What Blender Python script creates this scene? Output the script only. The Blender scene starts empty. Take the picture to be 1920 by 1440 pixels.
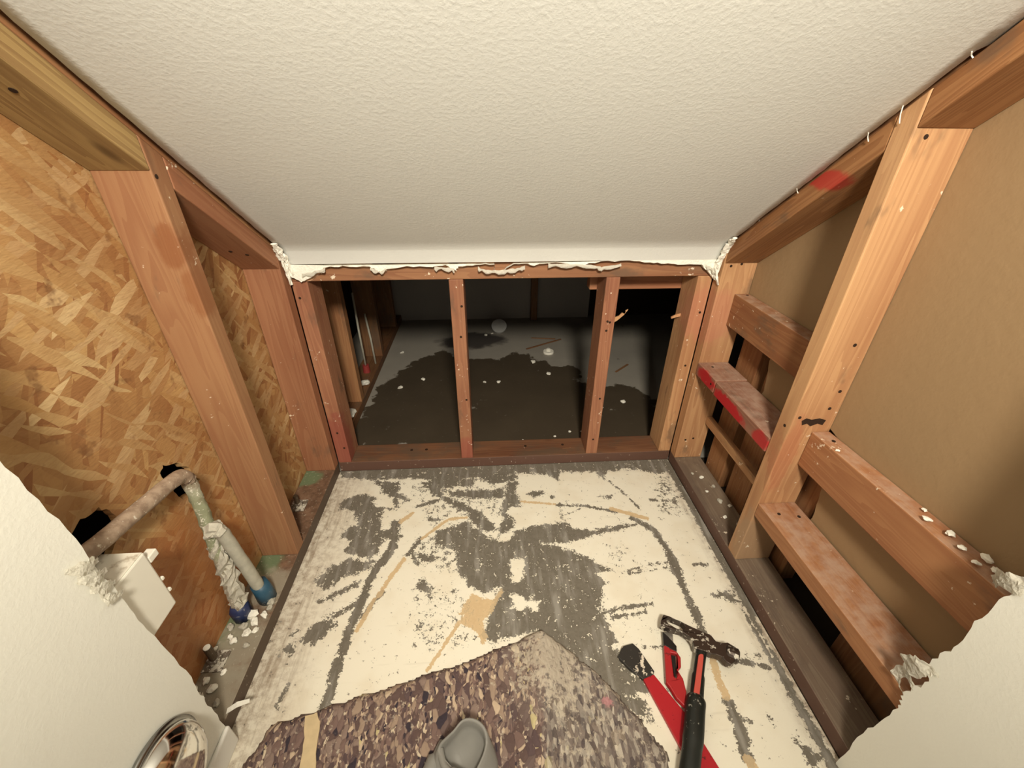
import bpy, bmesh, math, random
import numpy as np
from mathutils import Vector, Matrix, noise as mnoise
from mathutils.geometry import tessellate_polygon

S = bpy.context.scene
COL = S.collection
random.seed(7)

# ---------------------------------------------------------------- camera
PITCH, YAW, ROLL = math.radians(30.511), math.radians(3.617), math.radians(0.275)
fwd = Vector((math.sin(YAW)*math.cos(PITCH), math.cos(YAW)*math.cos(PITCH), -math.sin(PITCH)))
rt0 = Vector((math.cos(YAW), -math.sin(YAW), 0)); up0 = rt0.cross(fwd)
rt = math.cos(ROLL)*rt0 + math.sin(ROLL)*up0
up = -math.sin(ROLL)*rt0 + math.cos(ROLL)*up0
cd = bpy.data.cameras.new('camera'); cam = bpy.data.objects.new('camera', cd); COL.objects.link(cam)
m = Matrix((rt, up, -fwd)).transposed().to_4x4(); m.translation = Vector((0, 0, 0.93))
cam.matrix_world = m
cd.sensor_width = 36; cd.lens = 792.85/1920*36; cd.clip_start = 0.02
S.camera = cam

# ---------------------------------------------------------------- world, lights, exposure
S.view_settings.view_transform = 'Standard'; S.view_settings.look = 'None'
S.view_settings.exposure = 0.0; S.view_settings.gamma = 1.0; S.view_settings.use_curve_mapping = False
w = bpy.data.worlds.new('world'); S.world = w; w.use_nodes = True
w.node_tree.nodes['Background'].inputs[0].default_value = (1.0, 0.96, 0.84, 1)
w.node_tree.nodes['Background'].inputs[1].default_value = 0.36
def area(name, loc, target, size, power, color):
    l = bpy.data.lights.new(name, 'AREA'); l.shape = 'DISK'; l.size = size; l.energy = power; l.color = color
    o = bpy.data.objects.new(name, l); COL.objects.link(o); o.location = loc
    o.rotation_euler = (Vector(target)-Vector(loc)).to_track_quat('-Z', 'Y').to_euler(); return o
sl = bpy.data.lights.new('work_light', 'SPOT'); sl.energy = 170; sl.spot_size = math.radians(100); sl.spot_blend = 1.0; sl.shadow_soft_size = .10; sl.color = (1.0, .915, .76)
so = bpy.data.objects.new('work_light', sl); COL.objects.link(so); so.location = (0.08, -0.45, 1.50)
so.rotation_euler = (Vector((.07, 1.1, .62))-so.location).to_track_quat('-Z', 'Y').to_euler()

# ---------------------------------------------------------------- measured outlines (metres)
SLAB = -0.038
GREY_POLYS = [
  ([(-0.4458,0.9766),(-0.3944,0.9878),(-0.3603,0.9718),(-0.3567,0.9396),(-0.3255,0.9159),(-0.3243,0.8778),(-0.3177,0.8453),(-0.2894,0.8437),(-0.2953,0.8762),(-0.2728,0.8749),(-0.2572,0.8187),(-0.2854,0.8053),(-0.3022,0.8137),(-0.3091,0.774),(-0.3275,0.7507),(-0.3653,0.7632),(-0.4017,0.7793),(-0.3924,0.8114),(-0.4273,0.8284),(-0.4026,0.8621),(-0.3856,0.8691),(-0.4102,0.9164),(-0.4568,0.9321),(-0.4569,0.968)],),
  ([(-0.3831,0.7539),(-0.3084,0.7428),(-0.3199,0.717),(-0.3774,0.7012),(-0.4109,0.6666),(-0.446,0.6836),(-0.4477,0.7053),(-0.4123,0.7355)],),
  ([(-0.3357,0.6895),(-0.3367,0.6712),(-0.3748,0.6528),(-0.416,0.6324),(-0.4276,0.6358),(-0.3874,0.6593)],),
  ([(-0.3333,0.6298),(-0.3324,0.6159),(-0.3717,0.5914),(-0.3737,0.5812),(-0.3595,0.5752),(-0.3741,0.566),(-0.3852,0.5543),(-0.4025,0.5337),(-0.4172,0.5417),(-0.421,0.5255),(-0.4296,0.5496),(-0.4218,0.5763),(-0.3913,0.5978),(-0.355,0.6227)],),
  ([(-0.3725,1.0456),(-0.2963,1.0362),(-0.2924,0.9916),(-0.2561,0.9566),(-0.2649,0.9479),(-0.2918,0.9679),(-0.2814,0.9265),(-0.2914,0.9271),(-0.3055,0.9686),(-0.347,0.9899),(-0.343,1.0041),(-0.3728,1.0305)],),
  ([(-0.5271,1.1406),(0.072,1.1185),(0.0661,1.0209),(0.0045,1.0092),(-0.0493,1.0429),(-0.157,1.0335),(-0.2667,1.0526),(-0.3736,1.0508),(-0.4917,1.0678)],),
  ([(-0.0747,1.1267),(0.6648,1.1147),(0.6348,1.0419),(0.5522,1.0249),(0.4683,1.0568),(0.3831,1.0506),(0.3688,1.009),(0.3447,1.0473),(0.2303,1.0565),(0.2168,1.0176),(0.1841,1.0456),(0.0852,1.0565),(0.079,1.0202),(0.0464,1.0169),(0.0369,1.0486),(-0.0733,1.0708)],),
  ([(-0.2276,1.0273),(-0.194,1.0459),(-0.1147,1.0466),(-0.0492,1.0325),(-0.063,1.003),(-0.1546,1.0032),(-0.1485,0.9691),(-0.0886,0.9334),(-0.0344,0.895),(0.0162,0.8262),(-0.0342,0.8213),(-0.0806,0.8976),(-0.1573,0.951),(-0.1949,0.986)],),
  ([(-0.136,0.9875),(0.0145,0.9839),(0.036,0.9924),(0.0376,0.9492),(-0.0619,0.9502),(-0.1241,0.963)],),
  ([(0.0461,1.0119),(0.0862,1.0198),(0.0721,0.9709),(0.0901,0.9324),(0.0812,0.9059),(0.0583,0.9161),(0.0402,0.8907),(0.0612,0.8558),(0.0628,0.8314),(0.0111,0.8033),(0.0289,0.8577),(0.0279,0.9133),(0.0396,0.9491)],),
  ([(-0.073,0.8618),(-0.1602,0.8347),(-0.162,0.7893),(-0.106,0.7644),(-0.0936,0.6962),(-0.0669,0.6574),(-0.0283,0.6373),(0.013,0.6467),(-0.0018,0.6072),(-0.0181,0.5755),(-0.0335,0.5308),(-0.0089,0.5149),(0.036,0.5267),(0.0923,0.5382),(0.1055,0.5226),(0.1489,0.4825),(0.1849,0.4244),(0.23,0.3863),(0.2932,0.3495),(0.2964,0.3711),(0.28,0.4027),(0.3158,0.4006),(0.2835,0.4437),(0.2582,0.4899),(0.2683,0.5083),(0.256,0.5388),(0.2537,0.5923),(0.266,0.6202),(0.279,0.6495),(0.2625,0.6756),(0.2984,0.68),(0.2643,0.7084),(0.2227,0.7384),(0.1661,0.7632),(0.113,0.7809),(0.0786,0.8133),(0.0333,0.7855),(0.0028,0.7947),(-0.0342,0.8197)],),
  ([(0.0535,0.8147),(0.106,0.8354),(0.1645,0.8401),(0.2108,0.8456),(0.2258,0.8205),(0.2685,0.8102),(0.4022,0.8265),(0.3507,0.8055),(0.2636,0.7873),(0.1977,0.7686),(0.1061,0.7739)],),
  ([(0.5484,0.3126),(0.5582,0.3103),(0.5728,0.2955),(0.5783,0.2783),(0.562,0.2676),(0.5529,0.2732),(0.5513,0.2933)],),
  ([(0.5849,0.3194),(0.5945,0.3135),(0.5933,0.296),(0.5837,0.2983)],),
  ([(0.4632,0.3508),(0.4806,0.3404),(0.462,0.3359)],),
  ([(0.5291,0.5974),(0.573,0.6065),(0.592,0.5737),(0.564,0.5782)],),
  ([(0.1096,0.9592),(0.139,0.972),(0.1658,0.9608),(0.1359,0.9436)],),
  ([(0.3366,0.9369),(0.3717,0.9373),(0.3584,0.9264)],),
  ([(-0.1965,0.8788),(-0.1518,0.8846),(-0.1536,0.8681),(-0.1758,0.8653)],),
  ([(-0.2007,0.7607),(-0.1646,0.7551),(-0.1599,0.7376),(-0.1731,0.725),(-0.2043,0.7436)],),
  ([(-0.1873,0.6778),(-0.1769,0.6834),(-0.1487,0.6514),(-0.1668,0.6436),(-0.1932,0.6599)],),
  ([(-0.4653,0.5304),(-0.4466,0.5434),(-0.4401,0.5197),(-0.4669,0.5168)],),
]
GREY_STROKES = [
  ([(-0.299,0.7389),(-0.3161,0.6761),(-0.3232,0.627),(-0.3267,0.5893)], 0.01),
  ([(-0.3163,0.6694),(-0.32,0.6179),(-0.3303,0.5684),(-0.3342,0.5204),(-0.3373,0.4742),(-0.335,0.4296),(-0.3405,0.4128)], 0.0105),
  ([(-0.2796,0.859),(-0.2722,0.7826),(-0.2954,0.7354)], 0.012),
  ([(-0.1641,0.9514),(-0.222,0.9275)], 0.006),
  ([(-0.2006,0.8079),(-0.2293,0.7554)], 0.006),
  ([(-0.2753,0.6552),(-0.2928,0.6246),(-0.3088,0.593)], 0.006),
  ([(0.1947,0.911),(0.2879,0.8994),(0.3686,0.8703)], 0.005),
  ([(0.4085,0.8468),(0.4582,0.7993),(0.4707,0.7312),(0.4726,0.6897),(0.4694,0.6385),(0.4676,0.5688),(0.4676,0.5213)], 0.009),
  ([(0.472,0.7033),(0.4706,0.6701)], 0.014),
  ([(0.4739,0.5684),(0.4684,0.519),(0.4639,0.464)], 0.009),
  ([(0.4559,0.3727),(0.458,0.3455),(0.4534,0.32),(0.4476,0.2894)], 0.011),
  ([(0.5159,0.4491),(0.5606,0.4372),(0.574,0.4296)], 0.005),
  ([(0.5219,0.3512),(0.5232,0.3267)], 0.0015),
  ([(0.3252,0.4879),(0.3666,0.4867)], 0.0015),
  ([(0.602,1.066),(0.6046,0.885),(0.6003,0.7076),(0.604,0.551)], 0.012),
  ([(0.593,0.5557),(0.5932,0.4195),(0.5959,0.3028),(0.5932,0.2658)], 0.009),
  ([(0.2057,0.9032),(0.2015,0.8561)], 0.003),
  ([(0.2064,0.8663),(0.2644,0.891)], 0.002),
  ([(0.2924,0.7948),(0.413,0.8235)], 0.003),
  ([(0.3302,0.673),(0.4066,0.6915),(0.4616,0.695)], 0.0022),
  ([(0.3426,0.6659),(0.4495,0.6791)], 0.002),
  ([(0.2495,0.569),(0.3083,0.5791),(0.3746,0.5836)], 0.005),
  ([(0.2677,0.5573),(0.3549,0.5655)], 0.003),
  ([(0.1847,0.9455),(0.1874,0.9407)], 0.005),
  ([(0.2366,0.6816),(0.2976,0.6814)], 0.005),
  ([(0.5231,0.6848),(0.5581,0.6828)], 0.004),
  ([(0.5251,0.9123),(0.5185,0.8854)], 0.003),
  ([(0.4908,0.9142),(0.5037,0.9112)], 0.004),
  ([(0.382,1.0031),(0.425,0.9272),(0.4416,0.881)], 0.002),
  ([(-0.426,0.4587),(-0.4323,0.4201)], 0.003),
  ([(-0.4484,0.5678),(-0.4571,0.5585)], 0.004),
  ([(-0.296,0.9728),(-0.2521,0.9518)], 0.004),
  ([(-0.3481,0.9303),(-0.2866,0.918)], 0.003),
  ([(-0.2255,0.7692),(-0.1958,0.723)], 0.004),
  ([(-0.3862,0.4078),(-0.3861,0.4074)], 0.001),
]
WHITE_POLYS = [
  ([(0.0424,0.728),(0.0841,0.7325),(0.0722,0.6615),(0.0439,0.657)],),
  ([(0.0421,0.6274),(0.1106,0.6062),(0.1027,0.5845),(0.0401,0.5936)],),
  ([(-0.3084,0.7846),(-0.2936,0.817),(-0.2861,0.809),(-0.301,0.763)],),
  ([(0.0081,0.8755),(0.0282,0.8871),(0.0231,0.8417),(0.0072,0.8426)],),
]
WHITE_STROKES = [
  ([(0.5831,0.8998),(0.5907,0.7258),(0.5929,0.5409)], 0.0018),
  ([(0.5906,0.5616),(0.5951,0.4515)], 0.0018),
]
TAN_POLYS = [
  ([(-0.0554,0.6342),(-0.0043,0.614),(0.0185,0.6476),(0.0208,0.6356),(-0.0181,0.5713),(-0.0855,0.5858),(-0.0709,0.6123)],),
  ([(-0.0283,0.62),(-0.0443,0.6096),(-0.0847,0.5689),(-0.0435,0.5412),(-0.0285,0.5114),(-0.0187,0.5203),(-0.0284,0.5657)],),
]
TAN_STROKES = [
  ([(-0.2366,0.7455),(-0.2637,0.6884),(-0.2823,0.6445)], 0.006),
  ([(-0.29,0.6358),(-0.3139,0.5625)], 0.005),
  ([(-0.1975,0.8077),(-0.1313,0.8709),(-0.0766,0.8762)], 0.005),
  ([(-0.2657,0.8704),(-0.2383,0.9023)], 0.006),
  ([(0.0865,0.9303),(0.1903,0.913)], 0.004),
  ([(0.358,0.8857),(0.4083,0.8612),(0.4521,0.8418)], 0.007),
  ([(-0.0845,0.5638),(-0.1449,0.4689)], 0.0045),
  ([(0.4634,0.4522),(0.4571,0.4186),(0.4573,0.3848)], 0.008),
  ([(0.4479,0.286),(0.45,0.2743)], 0.009),
]
SPECK_POLYS = [
  ([(-0.2214,0.6663),(-0.1022,0.6967),(-0.0124,0.6078),(-0.014,0.5058),(-0.1185,0.4847),(-0.201,0.503)], 0.22),
  ([(0.5338,1.0367),(0.606,1.0272),(0.586,0.8426),(0.5206,0.8296),(0.4784,0.8789)], 0.3),
  ([(-0.1904,0.8539),(-0.0806,0.8976),(-0.0869,0.672),(-0.1441,0.6909),(-0.2393,0.7629)], 0.28),
  ([(0.2911,0.7707),(0.3925,0.7953),(0.3538,0.6704),(0.279,0.6495)], 0.2),
  ([(0.2483,0.5926),(0.3855,0.5959),(0.3527,0.5331),(0.2547,0.5139)], 0.2),
  ([(-0.3007,1.0416),(0.0589,1.0213),(0.0487,0.8403),(-0.112,0.8698),(-0.1705,0.8137)], 0.25),
  ([(0.5399,0.484),(0.5917,0.4809),(0.589,0.4333),(0.5148,0.4376)], 0.3),
]
TEAR = [(-0.5092,0.6717),(-0.5008,0.6455),(-0.487,0.6186),(-0.4679,0.6071),(-0.4471,0.615),(-0.4211,0.6325),(-0.3965,0.645),(-0.3556,0.6461),(-0.29,0.643),(-0.2725,0.6338),(-0.2654,0.6279),(-0.2527,0.6384),(-0.1978,0.6442),(-0.1341,0.6418),(-0.1016,0.6463),(-0.0767,0.6313),(-0.0697,0.641),(-0.024,0.647),(0.0214,0.6458),(0.0211,0.6268),(0.0375,0.6233),(0.0197,0.6275),(0.0382,0.6236),(0.0717,0.6472),(0.0902,0.6481),(0.1237,0.6429),(0.1793,0.6508),(0.2364,0.6397),(0.2957,0.6509),(0.3676,0.6512),(0.4256,0.6468),(0.4648,0.6427),(0.5001,0.6396),(0.5662,0.6396),(0.5821,0.6223),(0.6013,0.6085),(0.6198,0.5985),(0.6222,0.6121),(0.6073,0.6315),(0.6171,0.654)]
HAMMER_HEAD = [(0.3791,0.5366),(0.391,0.5324),(0.4309,0.5064),(0.4659,0.4854),(0.4702,0.4729),(0.4835,0.4685),(0.4941,0.4691),(0.5072,0.4575),(0.5042,0.4495),(0.4888,0.4299),(0.4793,0.426),(0.4719,0.4309),(0.4673,0.4413),(0.4573,0.4465),(0.4481,0.4482),(0.4405,0.4532),(0.419,0.4615),(0.4204,0.4734),(0.4168,0.4858),(0.4037,0.4978),(0.3826,0.5041),(0.3646,0.5155),(0.3692,0.5244)]
HAMMER_SLOT = [(0.3785,0.5278),(0.3942,0.5269),(0.4125,0.5192),(0.4168,0.5072),(0.408,0.4988),(0.396,0.5046),(0.3824,0.517)]
HANDLE = [(0.4366,0.4631),(0.409,0.4172),(0.3869,0.377),(0.3765,0.3601),(0.353,0.316),(0.3282,0.2728),(0.3123,0.2452)]
HWIDTH = [(0.4216,0.4593),(0.4426,0.458),(0.3754,0.3817),(0.3971,0.3705),(0.3574,0.3612),(0.3952,0.359),(0.3405,0.3344),(0.3826,0.3319),(0.3101,0.2739),(0.3463,0.2718)]
INLAY = [(0.4196,0.4464),(0.4249,0.4486),(0.4296,0.4465),(0.4272,0.4403),(0.3889,0.3749),(0.3847,0.3722),(0.3783,0.3745),(0.3789,0.3794)]
KNIFE = [(0.3617,0.4801),(0.3839,0.4644),(0.3879,0.4525),(0.3813,0.4347),(0.3719,0.4286),(0.3765,0.4131),(0.3733,0.3883),(0.3607,0.3642),(0.3496,0.3796),(0.3436,0.4003),(0.3397,0.4089),(0.3532,0.4522)]
KNIFE_TIP = [(0.3697,0.5084),(0.3783,0.4965),(0.3886,0.4761),(0.3839,0.4633),(0.3748,0.4673),(0.3612,0.4789)]
KNIFE_BLADE = [(0.3694,0.5092),(0.3948,0.5116),(0.3873,0.4885),(0.3886,0.4761),(0.3774,0.494)]
KNIFE_SLOT = [(0.3705,0.4629),(0.382,0.4598),(0.3663,0.418),(0.3623,0.4139),(0.3592,0.4184)]
BAR_RED = [(0.2993,0.4221),(0.3238,0.4294),(0.3595,0.3615),(0.3866,0.2756),(0.3904,0.2462),(0.3467,0.2488),(0.3294,0.3106)]
BAR_BLACK = [(0.2585,0.4673),(0.2746,0.4879),(0.2993,0.4926),(0.3086,0.481),(0.327,0.4347),(0.3222,0.4284),(0.2987,0.4217),(0.2765,0.4432),(0.2658,0.4575)]
WET = [(-0.5026,1.4976),(-0.476,1.6944),(-0.3993,1.8181),(-0.3111,1.9386),(-0.2229,2.0145),(-0.1775,1.9497),(-0.0816,1.9028),(0.0521,1.8958),(0.1227,1.9524),(0.1902,1.9366),(0.2502,1.862),(0.3102,1.8134),(0.4014,1.8086),(0.4111,1.7221),(0.408,1.6421),(0.5103,1.608),(0.6063,1.6029),(0.6664,1.5625),(0.6878,1.4531),(0.6828,1.3187),(0.6507,1.156),(-0.6095,1.2261)]

# ---------------------------------------------------------------- node helpers
class NT:
    def __init__(s, name):
        s.m = bpy.data.materials.new(name); s.m.use_nodes = True
        s.t = s.m.node_tree; s.n = s.t.nodes; s.l = s.t.links
        s.b = s.n['Principled BSDF']
    def node(s, typ, **kw):
        n = s.n.new(typ)
        for k, v in kw.items(): setattr(n, k, v)
        return n
    def put(s, sock, v):
        if isinstance(v, (int, float)): sock.default_value = v
        elif isinstance(v, (tuple, list)):
            v = tuple(v)
            if sock.type == 'RGBA' and len(v) == 3: v = v+(1,)
            sock.default_value = v
        else: s.l.new(v, sock)
    def math(s, op, a, b=0.0, c=0.0, clamp=False):
        n = s.node('ShaderNodeMath', operation=op, use_clamp=clamp)
        s.put(n.inputs[0], a); s.put(n.inputs[1], b)
        if op in ('MULTIPLY_ADD', 'SMOOTH_MIN', 'COMPARE'): s.put(n.inputs[2], c)
        return n.outputs[0]
    def mix(s, f, a, b, blend='MIX'):
        n = s.node('ShaderNodeMix', data_type='RGBA', blend_type=blend)
        s.put(n.inputs[0], f); s.put(n.inputs[6], a); s.put(n.inputs[7], b); return n.outputs[2]
    def coord(s, which='Object'):
        if which == 'World': return s.node('ShaderNodeNewGeometry').outputs['Position']
        return s.node('ShaderNodeTexCoord').outputs[which]
    def mapping(s, v, scale=(1, 1, 1), loc=(0, 0, 0), rot=(0, 0, 0)):
        n = s.node('ShaderNodeMapping'); s.put(n.inputs[0], v); s.put(n.inputs[1], loc); s.put(n.inputs[2], rot); s.put(n.inputs[3], scale); return n.outputs[0]
    def noise(s, v, scale, detail=3, rough=.55, dist=0.0, out=0):
        n = s.node('ShaderNodeTexNoise'); s.put(n.inputs['Vector'], v); s.put(n.inputs['Scale'], scale)
        s.put(n.inputs['Detail'], detail); s.put(n.inputs['Roughness'], rough); s.put(n.inputs['Distortion'], dist); return n.outputs[out]
    def voro(s, v, scale, out='Color', feature='F1', rand=1.0):
        n = s.node('ShaderNodeTexVoronoi', feature=feature); s.put(n.inputs['Vector'], v); s.put(n.inputs['Scale'], scale)
        s.put(n.inputs['Randomness'], rand); return n.outputs[out]
    def ramp(s, f, stops, interp='LINEAR'):
        n = s.node('ShaderNodeValToRGB'); s.put(n.inputs[0], f); e = n.color_ramp.elements; n.color_ramp.interpolation = interp
        while len(e) < len(stops): e.new(0.5)
        for i, (p, c) in enumerate(stops):
            e[i].position = p; e[i].color = (tuple(c)+(1,))[:4] if isinstance(c, (tuple, list)) else (c, c, c, 1)
        return n.outputs[0]
    def step(s, v, lo, hi):
        n = s.node('ShaderNodeMapRange', interpolation_type='SMOOTHSTEP'); s.put(n.inputs[0], v); s.put(n.inputs[1], lo); s.put(n.inputs[2], hi)
        return n.outputs[0]
    def attr(s, name): return s.node('ShaderNodeAttribute', attribute_name=name).outputs['Fac']
    def bump(s, h, strength=.3, dist=.002):
        n = s.node('ShaderNodeBump'); s.put(n.inputs['Strength'], strength); s.put(n.inputs['Distance'], dist); s.put(n.inputs['Height'], h)
        s.l.new(n.outputs[0], s.b.inputs['Normal'])
    def fin(s, color, rough=.6, spec=.4, metal=0.0):
        s.put(s.b.inputs['Base Color'], color); s.put(s.b.inputs['Roughness'], rough)
        s.b.inputs['Specular IOR Level'].default_value = spec; s.b.inputs['Metallic'].default_value = metal; return s.m
    def blob(s, pos, c, r, soft=.5, nz=.25, scale=40):
        """1 inside an ellipsoid patch of the real surface, ragged edge (paint marks, stains)"""
        d = s.node('ShaderNodeVectorMath', operation='SUBTRACT'); s.put(d.inputs[0], pos); d.inputs[1].default_value = c
        q = s.node('ShaderNodeVectorMath', operation='DIVIDE'); s.put(q.inputs[0], d.outputs[0]); q.inputs[1].default_value = r
        l = s.node('ShaderNodeVectorMath', operation='LENGTH'); s.put(l.inputs[0], q.outputs[0])
        n = s.noise(pos, scale, 3)
        v = s.math('ADD', l.outputs['Value'], s.math('MULTIPLY', s.math('SUBTRACT', n, .5), nz*4))
        return s.step(v, 1.0+soft*.5, 1.0-soft*.5)

def wood(name, light, dark, grime=0.0, dust=0.35, rough=.62, marks=(), gscale=1.0, grimecol=(.11, .075, .05), top=0.0):
    sc_ = .88 if name in ('fir_pale',) else .74
    light = tuple(a*b for a, b in zip(light, (sc_, sc_*1.03, sc_*.95))); dark = tuple(x*sc_*.95 for x in dark)
    k = NT(name); oc = k.coord('Object'); wp = k.coord('World')
    rnd = k.node('ShaderNodeObjectInfo').outputs['Random']
    sh = k.node('ShaderNodeCombineXYZ'); k.put(sh.inputs[0], k.math('MULTIPLY', rnd, 7.0)); k.put(sh.inputs[2], k.math('MULTIPLY', rnd, 13.0))
    ad = k.node('ShaderNodeVectorMath', operation='ADD'); k.put(ad.inputs[0], oc); k.put(ad.inputs[1], sh.outputs[0]); v = ad.outputs[0]
    ring = k.noise(k.mapping(v, (26*gscale, 26*gscale, 1.5)), 1.0, 2, .5, .6)
    rings = k.math('FRACT', k.math('MULTIPLY', ring, 9.0))
    rings = k.step(rings, 0.0, .85)
    fine = k.noise(k.mapping(v, (260, 260, 7)), 1.0, 3, .6)
    big = k.noise(k.mapping(v, (9, 9, 2.2)), 1.0, 2)
    f = k.math('ADD', k.math('MULTIPLY', rings, .20), k.math('ADD', k.math('MULTIPLY', fine, .22), k.math('MULTIPLY', big, .75)))
    c = k.mix(k.step(f, .30, .95), light, dark)
    vn = k.node('ShaderNodeTexVoronoi', feature='F1'); k.put(vn.inputs['Vector'], k.mapping(v, (9, 9, 3.1))); vn.inputs['Scale'].default_value = 1.0
    kd = vn.outputs['Distance']
    c = k.mix(k.math('MULTIPLY', k.step(kd, .13, .07), .75), c, tuple(x*.45 for x in dark))
    val = k.math('ADD', .88, k.math('MULTIPLY', rnd, .24))
    hs = k.node('ShaderNodeHueSaturation'); k.put(hs.inputs['Value'], val); k.put(hs.inputs['Color'], c); c = hs.outputs[0]
    if grime > 0:
        g = k.noise(k.mapping(v, (14, 14, 6)), 1.0, 4, .65)
        c = k.mix(k.math('MULTIPLY', k.step(g, .62-grime*.45, .75-grime*.3), min(1, .55+grime*.45)), c, grimecol)
    for (ctr, rad, col, amt) in marks:
        c = k.mix(k.math('MULTIPLY', k.blob(wp, ctr, rad), amt), c, col)
    if top > 0:
        nz_ = k.node('ShaderNodeSeparateXYZ'); k.put(nz_.inputs[0], k.node('ShaderNodeNewGeometry').outputs['True Normal'])
        up_ = k.step(nz_.outputs[2], .6, .9); tn = k.noise(wp, 38, 4, .6)
        c = k.mix(k.math('MULTIPLY', up_, k.math('MULTIPLY', k.step(tn, .25, .75), top)), c, (.46, .34, .26))
    if dust > 0:
        d1 = k.noise(wp, 75, 4, .65); d2 = k.noise(wp, 9, 2)
        dm = k.step(k.math('ADD', d1, k.math('MULTIPLY', k.math('SUBTRACT', d2, .5), .45)), .745-dust*.12, .80-dust*.12)
        c = k.mix(k.math('MULTIPLY', dm, .8), c, (.80, .70, .55))
    k.bump(k.math('ADD', fine, k.math('MULTIPLY', rings, .4)), .22, .001)
    return k.fin(c, rough, .3)

def paint(name, col, bump=.25, scale=170, rough=.75, stain=0.06):
    k = NT(name); wp = k.coord('World')
    n = k.noise(wp, scale, 3, .55); n2 = k.noise(wp, 4, 3); n3 = k.noise(wp, 45, 2)
    c = k.mix(k.math('MULTIPLY', k.step(n2, .45, .75), stain*3), col, tuple(x*.86 for x in col))
    k.bump(k.math('ADD', k.step(n, .35, .75), k.math('MULTIPLY', n3, .6)), bump, .0016)
    return k.fin(c, rough, .3)

def plain(name, col, rough=.5, spec=.4, metal=0., nscale=60, var=.12, bump=.1):
    k = NT(name); wp = k.coord('Object'); n = k.noise(wp, nscale, 3)
    c = k.mix(n, tuple(x*(1-var) for x in col), tuple(min(1, x*(1+var)) for x in col))
    k.bump(n, bump, .001); return k.fin(c, rough, spec, metal)

def speckled(name, col, speck, thr=.62, scale=90, rough=.45, metal=0., spec=.5):
    k = NT(name); wp = k.coord('Object'); n = k.noise(wp, scale, 4, .65); n2 = k.noise(wp, scale*.25, 2)
    f = k.step(k.math('ADD', n, k.math('MULTIPLY', k.math('SUBTRACT', n2, .5), .5)), thr, thr+.05)
    c = k.mix(f, col, speck); k.bump(n, .15, .001); return k.fin(c, k.math('MULTIPLY_ADD', f, .4, rough), spec, metal)

RED = (.42, .012, .018)
M = {}
M['wood_a'] = wood('fir_orange', (.50, .255, .135), (.40, .175, .085), .03, .22,
                   marks=[((-.515, .745, .768), (.022, .05, .036), (.21, .075, .028), .7), ((-.505, .755, .69), (.018, .05, .045), (.22, .08, .03), .6)])
M['wood_b'] = wood('fir_red', (.45, .205, .115), (.34, .13, .065), .06, .35)
M['wood_p'] = wood('fir_pink', (.47, .215, .125), (.31, .115, .065), .12, .55,
                   marks=[((-.48, 1.10, .05), (.06, .05, .14), (.26, .06, .045), .65), ((-.078, 1.10, .03), (.04, .04, .05), (.28, .07, .05), .6)])
M['wood_c'] = wood('fir_pale', (.60, .335, .18), (.42, .20, .095), .08, .50, gscale=.8,
                   marks=[((.613, 1.0, .50), (.08, .2, .09), (.46, .17, .11), .45), ((.66, .665, .07), (.08, .04, .11), (.34, .22, .13), .8), ((.63, .66, .34), (.02, .06, .10), (.40, .14, .07), .5)])
M['wood_d'] = wood('fir_plain', (.46, .225, .11), (.31, .125, .055), .10, .40)
M['wood_top'] = wood('fir_dusty_top', (.47, .215, .105), (.33, .125, .055), .12, .55, top=.6)
M['wood_shadow'] = wood('fir_shaded', (.30, .15, .075), (.18, .07, .03), .25, .10)  # darker copy of the plain fir; shade put into the colour
M['wood_red'] = wood('fir_dusty_red_mark', (.44, .22, .15), (.30, .12, .08), .15, .65, top=.5,
                     marks=[((.61, 1.0, .34), (.012, .045, .022), RED, .95), ((.61, .875, .33), (.012, .075, .022), RED, .95), ((.61, .73, .335), (.012, .03, .02), RED, .8)])
M['wood_mark'] = wood('fir_top_plate', (.46, .22, .10), (.28, .11, .04), .12, .15,
                      marks=[((.613, .80, .862), (.03, .055, .016), RED, .7)])
M['wood_lplate'] = wood('fir_top_plate_lit_tan', (.50, .33, .15), (.27, .15, .06), .05, .10)  # the plate's lighting is put into the wood colour as a tan tone
M['wood_dirty'] = wood('stained_bottom_plate', (.33, .245, .19), (.20, .13, .095), .42, .6, rough=.5, grimecol=(.12, .085, .065))
M['wood_backplate'] = wood('stained_back_plate', (.27, .125, .07), (.15, .06, .033), .40, .25, rough=.5)
M['wood_header'] = wood('torn_header', (.43, .205, .11), (.28, .11, .055), .2, .6)

k = NT('pressure_treated_sill'); wp = k.coord('World')
n1 = k.noise(wp, 30, 4, .65); n2 = k.noise(wp, 110, 4, .7); n3 = k.noise(wp, 8, 3)
c = k.mix(k.step(n1, .35, .65), (.20, .115, .07), (.11, .06, .035))
for cy, ry in ((1.03, .035), (.715, .05), (.555, .04)):
    c = k.mix(k.math('MULTIPLY', k.blob(wp, (-.585, cy, 0), (.05, ry, .05), .5, .2), .85), c, (.13, .19, .10))
for cy, ry in ((.655, .05), (.52, .06), (.42, .06)):
    c = k.mix(k.math('MULTIPLY', k.blob(wp, (-.54, cy, 0), (.07, ry, .05), .8, .45), .85), c, (.30, .265, .20))
c = k.mix(k.math('MULTIPLY', k.step(n2, .60, .68), .7), c, (.52, .48, .39))
k.bump(n2, .5, .002); M['sill'] = k.fin(c, .7)
M['sill_side'] = speckled('stained_plate_side', (.085, .055, .036), (.40, .35, .28), .70, 110, .55)
M['plate_side'] = speckled('red_brown_plate_side', (.11, .055, .038), (.40, .33, .27), .68, 90, .55)

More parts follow.
